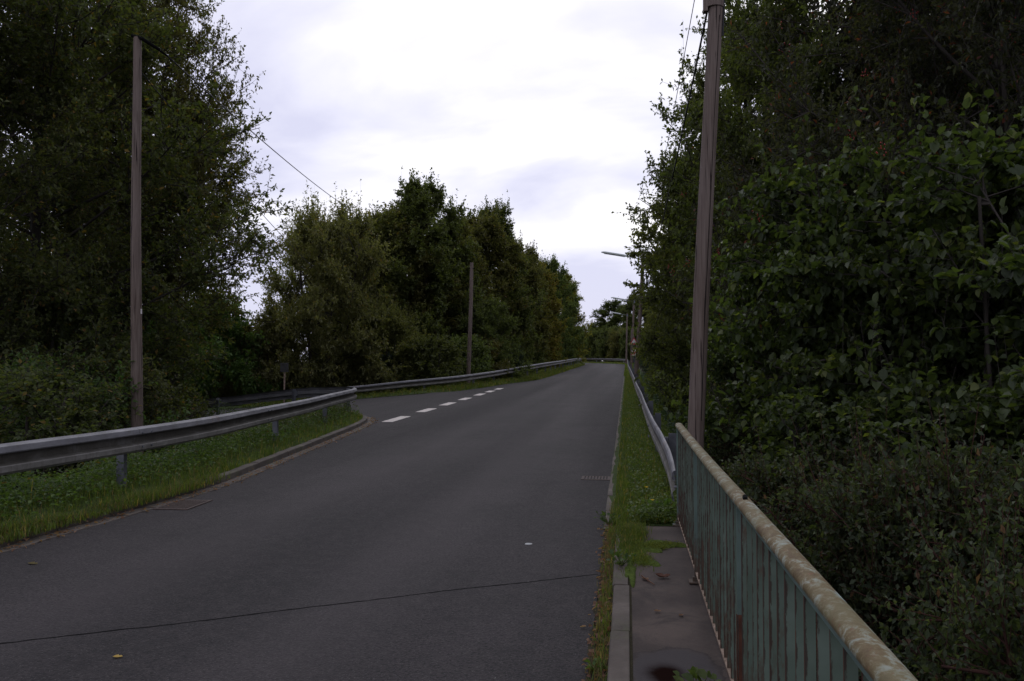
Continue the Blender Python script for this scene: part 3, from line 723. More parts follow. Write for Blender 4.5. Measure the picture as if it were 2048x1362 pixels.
m = MB(); m.tube([(ln1[0] * zc_ / H1 - .08, 0, zc_ + .4), (-.5, 0, 7.1), (-1.2, 0, 7.35)], .03, 10); m.build('arm', M['galv_dark'], p1, smooth=True)
m = MB(); A_ = Vector((-1.1, 0, 7.33)); B_ = Vector((-2.4, 0, 7.6)); m.tube([A_.lerp(B_, t) for t in (0, .1, .5, .9, 1)], [.04, .09, .1, .09, .04], 12); m.build('lamp_head', M['lamp'], p1, smooth=True)
m = MB(); m.tube([(ln1[0] * z / H1 + .112, -.03 + .02 * math.sin(z * 3), z) for z in np.linspace(6.05, 7.7, 12)], .012, 6); m.build('cable_drop', M['cable'], p1)
# left pole
lp = at(275, 915, 14); l2 = at(272, 75, 14)
LH = l2.z - lp.z; lln = (l2.x - lp.x, l2.y - lp.y)
p2 = make_pole(lp, LH, .108, .068, lln, 'wooden pole behind the near left guardrail in front of the big tree', None, 8)
top = Vector((lln[0], lln[1], LH))
m = MB(); m.tube([top + Vector((-.07, -.02, .03)), top + Vector((.12, 0, -.03)), top + Vector((.28, .2, -.13)), top + Vector((.36, .4, -.2))], [.03, .035, .028, .015], 8); m.build('insulator', M['tar'], p2)
m = MB(); m.box((.085, -.085, 2.62), (.02, .035, .09)); m.build('tag_plate', M['white'], p2)
m = MB(); m.box((-.005, -.10, 2.82), (.03, .02, .22)); m.build('bracket', M['tar'], p2)
# middle pole behind the far rail
mb = at(936, 760, 43.5); mt = at(944, 525, 43.5)
p3 = make_pole(Vector((mb.x, mb.y, .2)), mt.z - .2, .13, .095, (mt.x - mb.x, mt.y - mb.y), 'short wooden pole behind the far left guardrail in front of dark trees', None, 5)
m = MB(); m.box((mt.x - mb.x, mt.y - mb.y, mt.z - .55), (.34, .08, .05)); m.build('bracket', M['tar'], p3)
# lamp poles receding on the right
G_L = 'street lamps on wooden poles'
def lampat(px_base, px_top, d, h, label, seed):
    a_ = at(px_base, 720, d); b_ = at(px_top, 500, d); z0 = rz(a_.y) - .1
    o = make_pole(Vector((a_.x, a_.y, z0)), h, .13, .085, ((b_.x - a_.x), 0), label, True, seed); o['category'] = 'street lamp'; o['group'] = G_L; return o
q2 = lampat(1271, 1287, 42, 7.3, 'nearest street lamp on a wooden pole whose arm pokes out of the right trees', 11)
q3 = lampat(1262, 1268, 78, 7.3, 'second street lamp along the right side, its arm half hidden by leaves', 12)
q4 = lampat(1252, 1254, 108, 7.3, 'farthest street lamp, small pale head over the bend', 13)
p5 = at(1262, 700, 92)
make_pole(Vector((p5.x, p5.y, rz(p5.y) - .1)), 4.6, .11, .08, (.1, 0), 'low wooden pole between the two farther street lamps', None, 15)

def cable(a, b, sag, r, label, n=40):
    a = Vector(a); b = Vector(b); m = MB()
    m.tube([a.lerp(b, t) + Vector((0, 0, -4 * sag * t * (1 - t))) for t in np.linspace(0, 1, n)], r, 5)
    tag(m.build('overhead_cable', M['cable'], smooth=True), label, 'cable')
ltop = Vector(lp) + top
cable(ltop + Vector((.36, .4, -.2)), at(745, 443, 50), .35, .014, 'overhead cable sloping down across the sky from the left pole into the trees')
cable(ltop + Vector((.02, .05, -.55)), at(655, 560, 46), .25, .011, 'thin lower cable from the left pole into the rounded grey green tree')
n1 = nb + Vector((ln1[0], 0, H1))
q2t = q2.location + Vector((at(1287, 500, 42).x - at(1271, 720, 42).x, 0, 7.2))
cable(n1 + Vector((-.08, 0, -.1)), q2t, .35, .007, 'thin wire against the white sky left of the near right pole')
cable(n1 + Vector((.10, .02, -.25)), q2t + Vector((0, 0, -1.9)), .5, .017, 'thick black cable passing behind the near right pole into the trees')

# red and white signs by the second lamp pole
sp_ = at(1268, 700, 44); so_ = tag(empty('road_sign', (sp_.x, sp_.y, rz(sp_.y))), 'red and white road sign half hidden by the right trees beside the lamp pole', 'road sign')
MB().tube([(0, 0, -.3), (0, 0, 2.75)], .03, 10).build('post', M['galv_dark'], so_)
m = MB(); zc0 = 2.5; s_ = .24
tri = [(-s_, zc0 - .2), (s_, zc0 - .2), (0, zc0 + .22)]
m.v = [(x, -.045, z) for x, z in tri] + [(x, -.035, z) for x, z in tri]; m.f = [(0, 1, 2), (5, 4, 3), (0, 3, 4, 1), (1, 4, 5, 2), (2, 5, 3, 0)]
m.build('warning_triangle', M['red'], so_)
m = MB(); tri = [(x * .62, zc0 + (z - zc0) * .62 - .01) for x, z in tri]
m.v = [(x, -.050, z) for x, z in tri] + [(x, -.046, z) for x, z in tri]; m.f = [(0, 1, 2), (5, 4, 3), (0, 3, 4, 1), (1, 4, 5, 2), (2, 5, 3, 0)]
m.build('white_field', M['white'], so_)
m = MB(); m.box((0, -.04, 1.85), (.26, .012, .36)); m.build('lower_plate', M['white'], so_)
for k in (-1, 1):
    m = MB(); m.box((k * .06, -.049, 1.85), (.06, .004, .32), Matrix.Rotation(R(35), 3, 'Y')); m.build('red_stripe', M['red'], so_)
# dark square sign seen from behind near the side road
sb = at(568, 778, 34); g_ = side_z(sb.x, sb.y)
ss = tag(empty('road_sign', (sb.x, sb.y, g_ - .3)), 'small dark square sign back on a pale thin post beyond the side road', 'road sign')
MB().tube([(0, 0, -.3), (.02, 0, 1.95)], .035, 10).build('post', M['tan'], ss)
m = MB(); m.box((.03, -.05, 1.98), (.38, .02, .40)); m.build('sign_plate', M['signback'], ss, bevel=.008)

# ------------------------------------------------------------------ vegetation
def leaf_arrays(P, D, size, rng, wide=.5, six=False, upb=.5):
    n = len(P); D = D + rng.normal(0, .45, (n, 3)); D /= np.linalg.norm(D, axis=1)[:, None] + 1e-9
    U = rng.normal(0, 1, (n, 3)); U[:, 2] += upb * 2.2
    Sd = np.cross(D, U); Sd /= np.linalg.norm(Sd, axis=1)[:, None] + 1e-9
    U = np.cross(Sd, D)
    s = (size * rng.uniform(.65, 1.25, n))[:, None]; w_ = s * wide * .5; fold = U * w_ * .35
    if not six:
        V = np.stack([P, P + D * s * .5 + Sd * w_ + fold, P + D * s - U * s * .12, P + D * s * .5 - Sd * w_ + fold], 1).reshape(-1, 3)
        b = np.arange(n)[:, None] * 4
        return V, [np.concatenate([b + np.array([[0, 1, 2]]), b + np.array([[0, 2, 3]])])]
    V = np.stack([P, P + D * s * .28 + Sd * w_ * .95 + fold, P + D * s * .68 + Sd * w_ * .85 + fold * .8, P + D * s - U * s * .15,
                  P + D * s * .68 - Sd * w_ * .85 + fold * .8, P + D * s * .28 - Sd * w_ * .95 + fold], 1).reshape(-1, 3)
    b = np.arange(n)[:, None] * 6
    return V, [np.concatenate([b + np.array([[0, 1, 2, 3]]), b + np.array([[0, 3, 4, 5]])])]
def prisms(A, B, ra, rb, k=4):
    n = len(A); D = B - A; D = D / (np.linalg.norm(D, axis=1)[:, None] + 1e-9)
    ref = np.where(np.abs(D[:, 2:3]) < .9, np.array([[0, 0, 1.]]), np.array([[1., 0, 0]]))
    X = np.cross(D, ref); X /= np.linalg.norm(X, axis=1)[:, None] + 1e-9; Y = np.cross(D, X)
    t = np.arange(k) * 2 * PI / k; c = np.cos(t)[None, :, None]; s = np.sin(t)[None, :, None]
    ring = X[:, None] * c + Y[:, None] * s
    V = np.concatenate([A[:, None] + ring * ra[:, None, None], B[:, None] + ring * rb[:, None, None]], 1).reshape(-1, 3)
    b = np.arange(n)[:, None, None] * 2 * k; i = np.arange(k); j = (i + 1) % k
    q = np.stack([i, j, j + k, i + k], -1)[None]
    return V, (b + q).reshape(-1, 4)
PROF = dict(
    broad=lambda t: np.sin(PI * np.clip(t * .86 + .12, 0, 1)) ** .55,
    column=lambda t: np.clip(np.sin(PI * np.clip(t * .8 + .18, 0, 1)), 0, 1) ** .7,
    dome=lambda t: np.sqrt(np.clip(1 - (t * .97) ** 2.4, 0, 1)),
    wall=lambda t: np.clip(1.05 - t ** 5, .15, 1),
)
def plant(name, seed, H, Rr, prof, base=.12, nprim=24, nsec=14, ntw=10, nlf=10, leaf=.09, wide=.5, six=False, lm='dense', stems=1,
          rise=.35, twl=.6, spikes=0, berries=0, barkm=None, r0=.16, secl=.28, upb=.8, flat=1.):
    rng = np.random.default_rng(seed); root = empty(name, (0, 0, 0))
    tA = []; tB = []; ra = []; rb = []
    def seg(pts, r_a, r_b):
        n = len(pts) - 1
        for i in range(n):
            tA.append(pts[i]); tB.append(pts[i + 1]); ra.append(r_a + (r_b - r_a) * i / n); rb.append(r_a + (r_b - r_a) * (i + 1) / n)
    trunks = []
    for s in range(stems):
        az = rng.uniform(0, 6.28); sp = 0 if stems == 1 else Rr * rng.uniform(.15, .55)
        hh = H * (.93 if s == 0 else rng.uniform(.7, .95)); t = np.linspace(0, 1, 9); wob = rng.normal(0, .018 * H, (9, 2)).cumsum(0) * .35
        pts = np.stack([np.cos(az) * sp * t ** .8 + wob[:, 0] * t, np.sin(az) * sp * t ** .8 + wob[:, 1] * t, hh * t], -1); trunks.append(pts)
        seg(pts, r0 * (1 if s == 0 else .7), .02)
    PS = []; PD = []                     # points of limbs where secondaries may start
    lumps = rng.uniform(0, 6.28, 4)
    for i in range(nprim):
        tr = trunks[i % stems]; f = (i + .5) / nprim; tz = base + (1 - base) * f ** .9; tz = min(tz, .97)
        zs = max(.02, tz - rise * .45) * H
        st = np.array([np.interp(zs, tr[:, 2], tr[:, 0]), np.interp(zs, tr[:, 2], tr[:, 1]), zs])
        az = i * 2.39996 + rng.uniform(-.5, .5)
        rad = Rr * PROF[prof]((tz - base) / (1 - base)) * rng.uniform(.70, 1.0) * (1 + .13 * math.sin(3 * az + lumps[0]) + .1 * math.sin(2 * az + lumps[1] + tz * 5))
        en = np.array([math.cos(az) * rad, math.sin(az) * rad, min(tz * H * rng.uniform(.95, 1.05), H)])
        if en[2] < st[2]: en[2] = st[2] + .02 * H
        mid = (st + en) / 2 + np.array([0, 0, -.12 * rad + .02 * H]) + rng.normal(0, .04 * Rr, 3)
        t = np.linspace(0, 1, 7)[:, None]; pts = (1 - t) ** 2 * st + 2 * t * (1 - t) * mid + t ** 2 * en
        seg(pts, r0 * .22, .010)
        k = rng.uniform(.3, 1, nsec) ** .7
        pp = np.stack([np.interp(k, t[:, 0], pts[:, c]) for c in range(3)], -1); dd = pts[-1] - pts[2]; dd /= np.linalg.norm(dd) + 1e-9
        PS.append(pp); PD.append(np.repeat(dd[None], nsec, 0))
    PS = np.concatenate(PS); PD = np.concatenate(PD); n = len(PS)
    d2 = PD * .7 + rng.normal(0, .55, (n, 3)) + np.array([0, 0, .25]); d2[:, 2] *= flat; d2 /= np.linalg.norm(d2, axis=1)[:, None]
    l2_ = Rr * secl * rng.uniform(.5, 1.3, n); E2 = PS + d2 * l2_[:, None]; E2[:, 2] = np.clip(E2[:, 2], .05, H * 1.02)
    M2 = (PS + E2) / 2 + rng.normal(0, .06, (n, 3))
    # twigs
    idx = np.repeat(np.arange(n), ntw); k = rng.uniform(.15, 1, len(idx))[:, None]
    S3 = np.where(k < .5, PS[idx] + (M2[idx] - PS[idx]) * k * 2, M2[idx] + (E2[idx] - M2[idx]) * (k - .5) * 2)
    d3 = d2[idx] * .6 + rng.normal(0, .6, (len(idx), 3)) + np.array([0, 0, .22]); d3[:, 2] *= flat; d3 /= np.linalg.norm(d3, axis=1)[:, None]
    l3 = twl * rng.uniform(.4, 1.2, len(idx))
    if spikes:
        hi = (S3[:, 2] > H * .72) & (rng.random(len(idx)) < spikes); d3[hi] = np.array([0, 0, 1.]) + rng.normal(0, .15, (hi.sum(), 3)); l3[hi] *= 2.0
    E3 = S3 + d3 * l3[:, None]
    V, Fq = prisms(np.array(tA), np.array(tB), np.array(ra), np.array(rb), 7)
    V2, F2 = prisms(np.concatenate([PS, M2]), np.concatenate([M2, E2]), np.full(2 * n, .012), np.full(2 * n, .007), 3)
    V3, F3 = prisms(S3, E3, np.full(len(S3), .0045), np.full(len(S3), .002), 3)
    npobj('trunk', V, [Fq], BARK, root, True)
    npobj('branches', np.concatenate([V2, V3]), [F2, F3 + len(V2)], barkm or BARK, root)
    j = np.repeat(np.arange(len(S3)), nlf); k = rng.uniform(.1, 1.03, len(j))[:, None]
    P = S3[j] + (E3[j] - S3[j]) * k; D = d3[j] * .5 + rng.normal(0, .55, (len(j), 3)); D[:, 2] -= .15
    V, Fs = leaf_arrays(P, D, leaf, rng, wide, six, upb)
    npobj('crown', V, Fs, LM[lm], root)
    if berries:
        b = []; q = rng.choice(len(E3), berries)
        for e_ in E3[q]:
            for _ in range(9): b.append(e_ + rng.normal(0, .035, 3))
        b = np.array(b); nb_ = len(b); r_ = .011
        O = np.array([[1, 0, 0], [-1, 0, 0], [0, 1, 0], [0, -1, 0], [0, 0, 1], [0, 0, -1]]) * r_
        V = (b[:, None] + O[None]).reshape(-1, 3)
        f = np.array([[0, 2, 4], [2, 1, 4], [1, 3, 4], [3, 0, 4], [2, 0, 5], [1, 2, 5], [3, 1, 5], [0, 3, 5]])
        npobj('berries', V, [(np.arange(nb_)[:, None, None] * 6 + f[None]).reshape(-1, 3)], M['berry'], root, True)
    return root
USED = set(); KIDS = {}
def put(proto, x, y, label, cat='tree', group=None, s=1., sz=None, rot=None, z=None, lm=None):
    r_ = random.Random(int(abs(x * 131 + y * 17)) + 1)
    rot = r_.uniform(0, 6.28) if rot is None else rot; sz = s if sz is None else sz
    z = T(x, y) - .1 if z is None else z
    if proto.name not in KIDS: KIDS[proto.name] = kids(proto)
    if proto.name not in USED:
        USED.add(proto.name); o = proto; o.location = (x, y, z); o.rotation_euler = (0, 0, rot); o.scale = (s, s, sz); ch = KIDS[proto.name]
    else:
        o = proto.copy(); COL.objects.link(o); o.location = (x, y, z); o.rotation_euler = (0, 0, rot); o.scale = (s, s, sz); ch = []
        if 'group' in o: del o['group']
        for c in KIDS[proto.name]:
            d = c.copy(); COL.objects.link(d); d.parent = o; ch.append(d)
    if lm:
        for c in ch:
            if c.name.startswith('crown'): c.material_slots[0].link = 'OBJECT'; c.material_slots[0].material = LM[lm]
    tag(o, label, cat, group); return o

# left foreground trees: airy crowns with sky between the branches
ashA = plant('ash_tree', 1, 14, 4.6, 'broad', .13, 56, 15, 11, 11, .11, .5, lm='ash', rise=.3, twl=.6, r0=.2, secl=.25)
ashB = plant('ash_tree', 2, 13, 4.0, 'broad', .33, 48, 15, 11, 10, .11, .5, lm='olive', rise=.25, twl=.6, r0=.18, secl=.26)
GA = 'tall trees on the left embankment'
def P_(px, d, dx=0): q = at(px, 720, d); return q.x, q.y
put(ashA, *P_(60, 19), 'big dark tree filling the upper left corner behind the guardrail', group=GA, s=1.12)
put(ashB, *P_(250, 23), 'airy olive green tree right behind the left wooden pole', group=GA, s=.80, sz=1.14)
put(ashA, *P_(150, 28), 'tall dark tree behind the left wooden pole, its top leaving the picture', group=GA, s=1.1, sz=1.32, rot=2.1)
put(ashB, *P_(306, 25.5), 'loose leafy tree reaching farthest into the sky right of the left pole', group=GA, s=.92, sz=.86, rot=4.)
put(ashB, *P_(-120, 16), 'dark tree at the left picture edge close to the guardrail', group=GA, s=.95, rot=1., lm='ash')
put(ashA, *P_(90, 31), 'dark tree standing farther back in the left corner', group=GA, s=1.1, rot=5.)

bushA = plant('shrub', 11, 3.0, 1.7, 'dome', .04, 20, 12, 9, 10, .075, .6, lm='ivy', stems=4, rise=.3, twl=.4, r0=.035, secl=.3)
bushB = plant('shrub', 12, 2.6, 1.6, 'dome', .04, 18, 12, 9, 10, .065, .5, lm='cover', stems=4, rise=.3, twl=.4, r0=.03, secl=.32)
GB = 'shrubs behind the left guardrail'
for i, (px, d, s, sz, pr, lab) in enumerate([
    (20, 12, 1.2, 1.0, bushA, 'dark shrub behind the guardrail at the left picture edge'),
    (130, 14, 1.3, 1.25, bushB, 'dim green shrub under the corner tree, left of the wooden pole'),
    (215, 15.5, 1.2, 1.15, bushA, 'dark shrub touching the left side of the left wooden pole'),
    (325, 19, .9, .8, bushA, 'dark shrub just right of the left wooden pole behind the guardrail'),
    (365, 23, .7, .4, bushB, 'green shrub behind the guardrail where the side road rail starts'),
    (60, 17, 1.6, 1.9, bushA, 'tall dark shrub below the corner tree'),
    (255, 24, 1.4, 1.4, bushA, 'broad dark shrub below the airy tree'),
    (150, 22, 1.9, 2.0, bushB, 'large dim shrub in the gap between the left trees'),
    ]):
    put(pr, *P_(px, d), lab, 'shrub', GB, s=s, sz=sz, rot=i * 1.3, lm='ash' if i % 2 == 0 else None)

# beyond the side road: lighter green shrubs
GC = 'light green bushes beyond the side road'
bushC = plant('bush', 13, 4.0, 2.2, 'dome', .04, 26, 13, 10, 10, .14, .6, lm='fresh', stems=4, rise=.35, twl=.5, r0=.05, secl=.3)
for i, (px, d, s, lab) in enumerate([
    (505, 42, 1.15, 'light green bush beyond the side road left of the rounded tree'), (425, 40, 1.2, 'light green bush seen through the gap right of the left pole'),
    (465, 50, 1.3, 'light green bush farthest back in the side road gap'), (370, 44, 1.25, 'light green bush low behind the airy tree'), (300, 50, 1.4, 'pale green bush deep behind the left pole')]):
    put(bushC, *P_(px, d), lab, 'bush', GC, s=s, sz=s * 1.1, rot=i * 1.7, z=T(*P_(px, d)) + .3, lm='fresh' if i % 2 else 'willow')

# middle row of trees along the far left guardrail
wil = plant('willow_tree', 21, 10, 4.3, 'dome', .06, 74, 13, 10, 12, .15, .5, upb=1.5, lm='willow', stems=3, rise=.35, twl=.65, spikes=.22, r0=.14, secl=.22)
denA = plant('maple_tree', 22, 14, 4.2, 'column', .06, 74, 13, 10, 12, .17, .65, upb=1.5, lm='dense', rise=.3, twl=.6, spikes=.15, r0=.18, secl=.21)
denB = plant('maple_tree', 23, 13, 3.6, 'broad', .05, 66, 13, 10, 12, .17, .65, upb=1.5, lm='dense', rise=.3, twl=.6, spikes=.12, r0=.17, secl=.22)
GD = 'trees along the far left guardrail'
put(wil, *P_(648, 43), 'rounded grey green tree with upright shoots left of the tall dark trees', group=GD, s=.98, sz=1.2)
put(denA, *P_(845, 52), 'tallest dark green tree of the middle row with a jagged top', group=GD, s=1.06, sz=1.07)
put(denB, *P_(745, 50), 'green tree shoulder between the rounded tree and the tallest tree', group=GD, s=.95, sz=1.0, lm='olive')
put(denB, *P_(900, 56), 'dark tree just right of the tallest one, behind the short pole', group=GD, s=1.0, sz=1.02, rot=2)
put(denA, *P_(985, 63), 'slender dark tree with a separate crown right of the short pole', group=GD, s=.85, sz=1.08, rot=1.)
put(denB, *P_(805, 51), 'filler tree with a rounded top left of the tallest tree', group=GD, s=1.0, sz=1.0, rot=5.5, lm='olive')
put(denB, *P_(945, 60), 'tree closing the gap between the tallest and the slender tree', group=GD, s=1.05, sz=1.08, rot=3.3)
put(denB, *P_(700, 49), 'tree rising just behind the rounded grey green tree', group=GD, s=.85, sz=.93, rot=.9)
put(wil, *P_(765, 44), 'low olive bushy tree in front of the tallest tree', group=GD, s=.72, sz=.66, rot=2.5, lm='olive')
put(denB, *P_(1040, 74), 'green tree stepping down toward the bend behind the yellowing tree', group=GD, s=.9, sz=1.02, rot=4.)
put(denA, *P_(1068, 80), 'yellowing tree in the row before the bend', group=GD, s=.78, sz=.88, rot=3., lm='yellow')
put(denA, *P_(1100, 96), 'dark tree right of the yellowing tree', group=GD, s=.9, sz=1.0, rot=5.)
put(denB, *P_(1128, 110), 'yellow tinged tree at the end of the left row near the bend', group=GD, s=.95, sz=.95, rot=.6, lm='yellow')
put(denB, *P_(1112, 125), 'last dark tree of the left row hanging over the road end', group=GD, s=1.15, sz=1.02, rot=3.9)
put(wil, *P_(960, 52), 'bushy olive tree low behind the short pole', group=GD, s=.7, sz=.62, rot=5., lm='dense')
put(wil, *P_(575, 47), 'small grey green tree at the left flank of the rounded tree', group=GD, s=.52, sz=.72, rot=1.2)
GE = 'bushes at the foot of the far left trees'
for i, (px, d, s, lab) in enumerate([
    (600, 43, .85, 'dark bush at the foot of the rounded tree behind the sign'), (690, 43, .95, 'dark bush behind the guardrail loop'), (780, 43.5, .95, 'dark bush behind the rail below the low olive tree'),
    (860, 42.5, .95, 'green bush behind the rail just left of the short pole'), (962, 50, .9, 'bluish bush behind the rail right of the short pole'), (1000, 60, .95, 'bush behind the rail below the tree step'),
    (1050, 72, .95, 'bush below the yellowing tree'), (1085, 90, 1.0, 'bush near the left end of the rail before the bend'), (1120, 112, 1.1, 'farthest bush on the left before the bend'), (925, 46.5, .9, 'bush directly behind the short pole')]):
    put(bushC, *P_(px, d), lab, 'bush', GE, s=s, sz=s * .95, rot=i * 2.1, lm=['dense', 'olive', 'bluish'][i % 3], z=T(*P_(px, d)) - .1)

# trees closing the view beyond the bend
GF = 'trees beyond the bend'
for i, (px, d, s, sz, lab) in enumerate([
    (1232, 165, 1.35, .95, 'round green tree beyond the bend, largest of the group'), (1199, 178, 1.15, .78, 'smaller tree left of the round tree beyond the bend'), (1275, 158, 1.3, 1.05, 'tree beyond the bend behind the farthest lamp'),
    (1165, 240, 1.2, .55, 'low pale tree in the gap at the road end'), (1130, 215, 1.3, .75, 'tree hidden mostly behind the left row at the bend'), (1330, 150, 1.3, 1.05, 'tree beyond the bend behind the right wall of trees')]):
    put([denB, wil][i in (1, 3)], *P_(px, d), lab, 'tree', GF, s=s, sz=sz, rot=i * 1.9, lm='olive' if i % 2 else 'dense')

GG = 'bushes behind the guardrail of the bend'
for i, (px, d, s, lab) in enumerate([
    (1195, 150, 1.3, 'round bush behind the middle of the far bend guardrail'), (1170, 158, 1.3, 'bush behind the left end of the far bend guardrail'), (1222, 146, 1.4, 'bush behind the right half of the far bend guardrail'),
    (1245, 140, 1.3, 'bush behind the corner of the far bend guardrail'), (1268, 136, 1.3, 'bush right of the far bend corner'), (1150, 170, 1.5, 'bush seen at the very end of the left tree row'), (1210, 170, 1.9, 'taller bush behind the far bend in the middle')]):
    put(bushC, *P_(px, d), lab, 'bush', GG, s=s, sz=s * 1.1, rot=i * 2.3, lm=['dense', 'olive'][i % 2], z=rz(P_(px, d)[1]) - .3)
# right side: wall of trees
GR = 'trees in the wall along the right side'
wallA = plant('hornbeam_tree', 31, 12, 3.9, 'column', .03, 64, 15, 11, 12, .10, .6, lm='dense', rise=.25, twl=.55, spikes=.08, r0=.17, secl=.23)
row = plant('rowan_tree', 33, 10.5, 4.0, 'broad', .1, 48, 16, 11, 14, .085, .42, lm='rowan', rise=.35, twl=.6, r0=.14, secl=.28, berries=260)
put(row, 5.6, 12.6, 'rowan tree with red berries behind the hazel bushes', 'tree', None, s=1.02, sz=1.25)
put(row, 8.7, 12.2, 'bluish dark tree with a few red berries in the upper right corner', 'tree', None, s=1.05, sz=1.35, rot=2., lm='bluish')
put(row, 6.6, 17.5, 'reddish brown tinged tree behind the berry tree', 'tree', GR, s=1.2, sz=1.45, rot=4.)
put(wallA, 4.9, 19.5, 'tall green tree behind the near right pole, reaching highest over the road', group=GR, s=1.05, sz=1.42)
put(wallA, 4.1, 26.5, 'dark green tree of the right wall, second behind the near right pole', group=GR, s=1.08, sz=1.25, rot=1.1)
put(denB, 3.9, 34.5, 'tree leaning its leafy twigs toward the nearest lamp head', group=GR, s=.95, sz=.93, rot=2.4)
put(wallA, 5.0, 43, 'dark tree directly behind the nearest lamp pole', group=GR, s=.92, sz=.80, rot=3.)
put(denB, 5.3, 54, 'green tree between the nearest and second lamp', group=GR, s=.95, sz=.78, rot=4.4)
put(wallA, 5.6, 66, 'tree whose twigs cover the second lamp arm', group=GR, s=1.0, sz=.84, rot=5.)
put(denB, 6.4, 82, 'far tree of the right wall behind the second lamp', group=GR, s=1.05, sz=.72, rot=.4)
put(wallA, 7.2, 100, 'far tree of the right wall beside the farthest lamp', group=GR, s=1.0, sz=.74, rot=1.7)
put(wallA, 10, 24, 'tall backing tree deep behind the right wall', group=GR, s=1.2, sz=1.35, rot=2.2)
put(denA, 13, 16, 'tall backing tree at the right picture edge', group=GR, s=1.3, sz=1.1, rot=2.8)
put(wallA, 8.2, 21.5, 'dark backing tree between the berry tree and the tall green tree', group=GR, s=1.15, sz=1.5, rot=.7)
put(denA, 10.5, 13.5, 'dark backing tree behind the upper right corner', group=GR, s=1.0, sz=1.1, rot=1.6)
# hazel thicket, near
haz = plant('hazel_bush', 41, 7.2, 2.7, 'dome', .1, 40, 12, 8, 8, .115, .85, six=True, lm='hazel', stems=6, rise=.25, twl=.5, spikes=.05, r0=.05, secl=.3, upb=1.6, flat=.35)
haz2 = plant('hazel_bush', 42, 6.6, 2.5, 'dome', .1, 38, 12, 8, 8, .105, .85, six=True, lm='hazel', stems=6, rise=.25, twl=.5, spikes=.05, r0=.05, secl=.3, upb=1.6, flat=.35)
GH = 'broad leaved bushes beyond the railing'
def PH_(px, d): q = at(px, 720, d); return q.x, q.y
for i, (px, d, s, top_y, pr, lab) in enumerate([
    (1700, 10.4, .78, 330, haz, 'broad leaved bush right of the near pole, middle of the right side'),
    (1900, 8.8, .85, 275, haz2, 'broad leaved bush with the highest bright shoots, right of centre'),
    (2130, 7.8, .9, 300, haz, 'broad leaved bush cut by the right picture edge'),
    (1570, 12.8, .66, 450, haz2, 'small leaved dark bush directly right of the near pole'),
    (1690, 8.2, .62, 740, haz2, 'low broad leaved bush close behind the handrail'), (1990, 7.0, .66, 790, haz, 'low broad leaved bush above the brambles at the right'),
    (1900, 11.5, 1.2, 330, haz, 'dark broad leaved bush filling the depth behind the others')]):
    x, y = PH_(px, d); z = T(x, y) - .3; ztop = EYE + (727 - top_y) / F_PX * d
    put(pr, x, y, lab, 'bush', GH, s=s, sz=(ztop - z) / 7.2, rot=i * 1.15, z=z)
# bramble and rose thicket just beyond the railing
brm = plant('bramble_bush', 51, 3.6, 1.5, 'dome', .1, 34, 14, 10, 17, .05, .6, lm='bramble', stems=7, rise=.3, twl=.34, spikes=.03, r0=.012, secl=.34, barkm=REDSTEM, upb=.7)
GM = 'brambles just beyond the railing'
for i, (px, d, s, top_y, lab) in enumerate([
    (1760, 5.3, .75, 1010, 'fine leaved bramble with reddish stems behind the middle of the handrail'),
    (1990, 5., .85, 1010, 'fine leaved bramble with reddish stems in the lower right, right of the handrail'),
    (2150, 4.6, .95, 1000, 'bramble cut off by the lower right picture edge'),
    (1620, 7.4, .75, 960, 'dark bramble behind the far half of the handrail'),
    (1850, 6.8, 1.0, 960, 'dark bramble tangled under the broad leaved bushes'),
    (2130, 3.5, .7, 1180, 'lowest bramble in the bottom right corner'),
    (1500, 11.2, .6, 860, 'leafy bramble at the foot of the near right pole')]):
    x, y = PH_(px, d); z = T(x, y) - .4; ztop = EYE + (727 - top_y) / F_PX * d
    put(brm, x, y, lab, 'bush', GM, s=s, sz=max(.5, (ztop - z) / 3.6), rot=i * 1.9, z=z)
# ivy-clad shrubs along the right guardrail
GI = 'low shrubs along the right guardrail'
for i, (x, y, s, lab) in enumerate([
    (2.2, 12.6, .6, 'low shrub between the near right pole and the guardrail'), (2.15, 15.5, .62, 'low dark shrub behind the right guardrail, nearest but one'), (2.15, 19, .66, 'low shrub along the right guardrail below the tallest tree'),
    (2.15, 23, .7, 'low shrub along the right guardrail farther on'), (2.2, 28, .72, 'bluish low shrub before the nearest lamp pole'), (2.2, 34, .75, 'low shrub left in front of the red and white sign'),
    (2.4, 41, .8, 'low shrub beside the nearest lamp pole'), (2.4, 50, .85, 'low shrub past the nearest lamp pole'), (2.5, 62, .9, 'low shrub before the second lamp'), (2.7, 78, 1., 'low shrub by the second lamp'), (3., 96, 1.1, 'farthest low shrub at the right of the bend')]):
    put([bushA, bushB][i % 2], x, y, lab, 'shrub', GI, s=s, sz=s * (1.0 + .35 * (i < 6)), rot=i * 1.3, z=T(x, y) - .2, lm='ivy' if i % 3 else 'bluish')

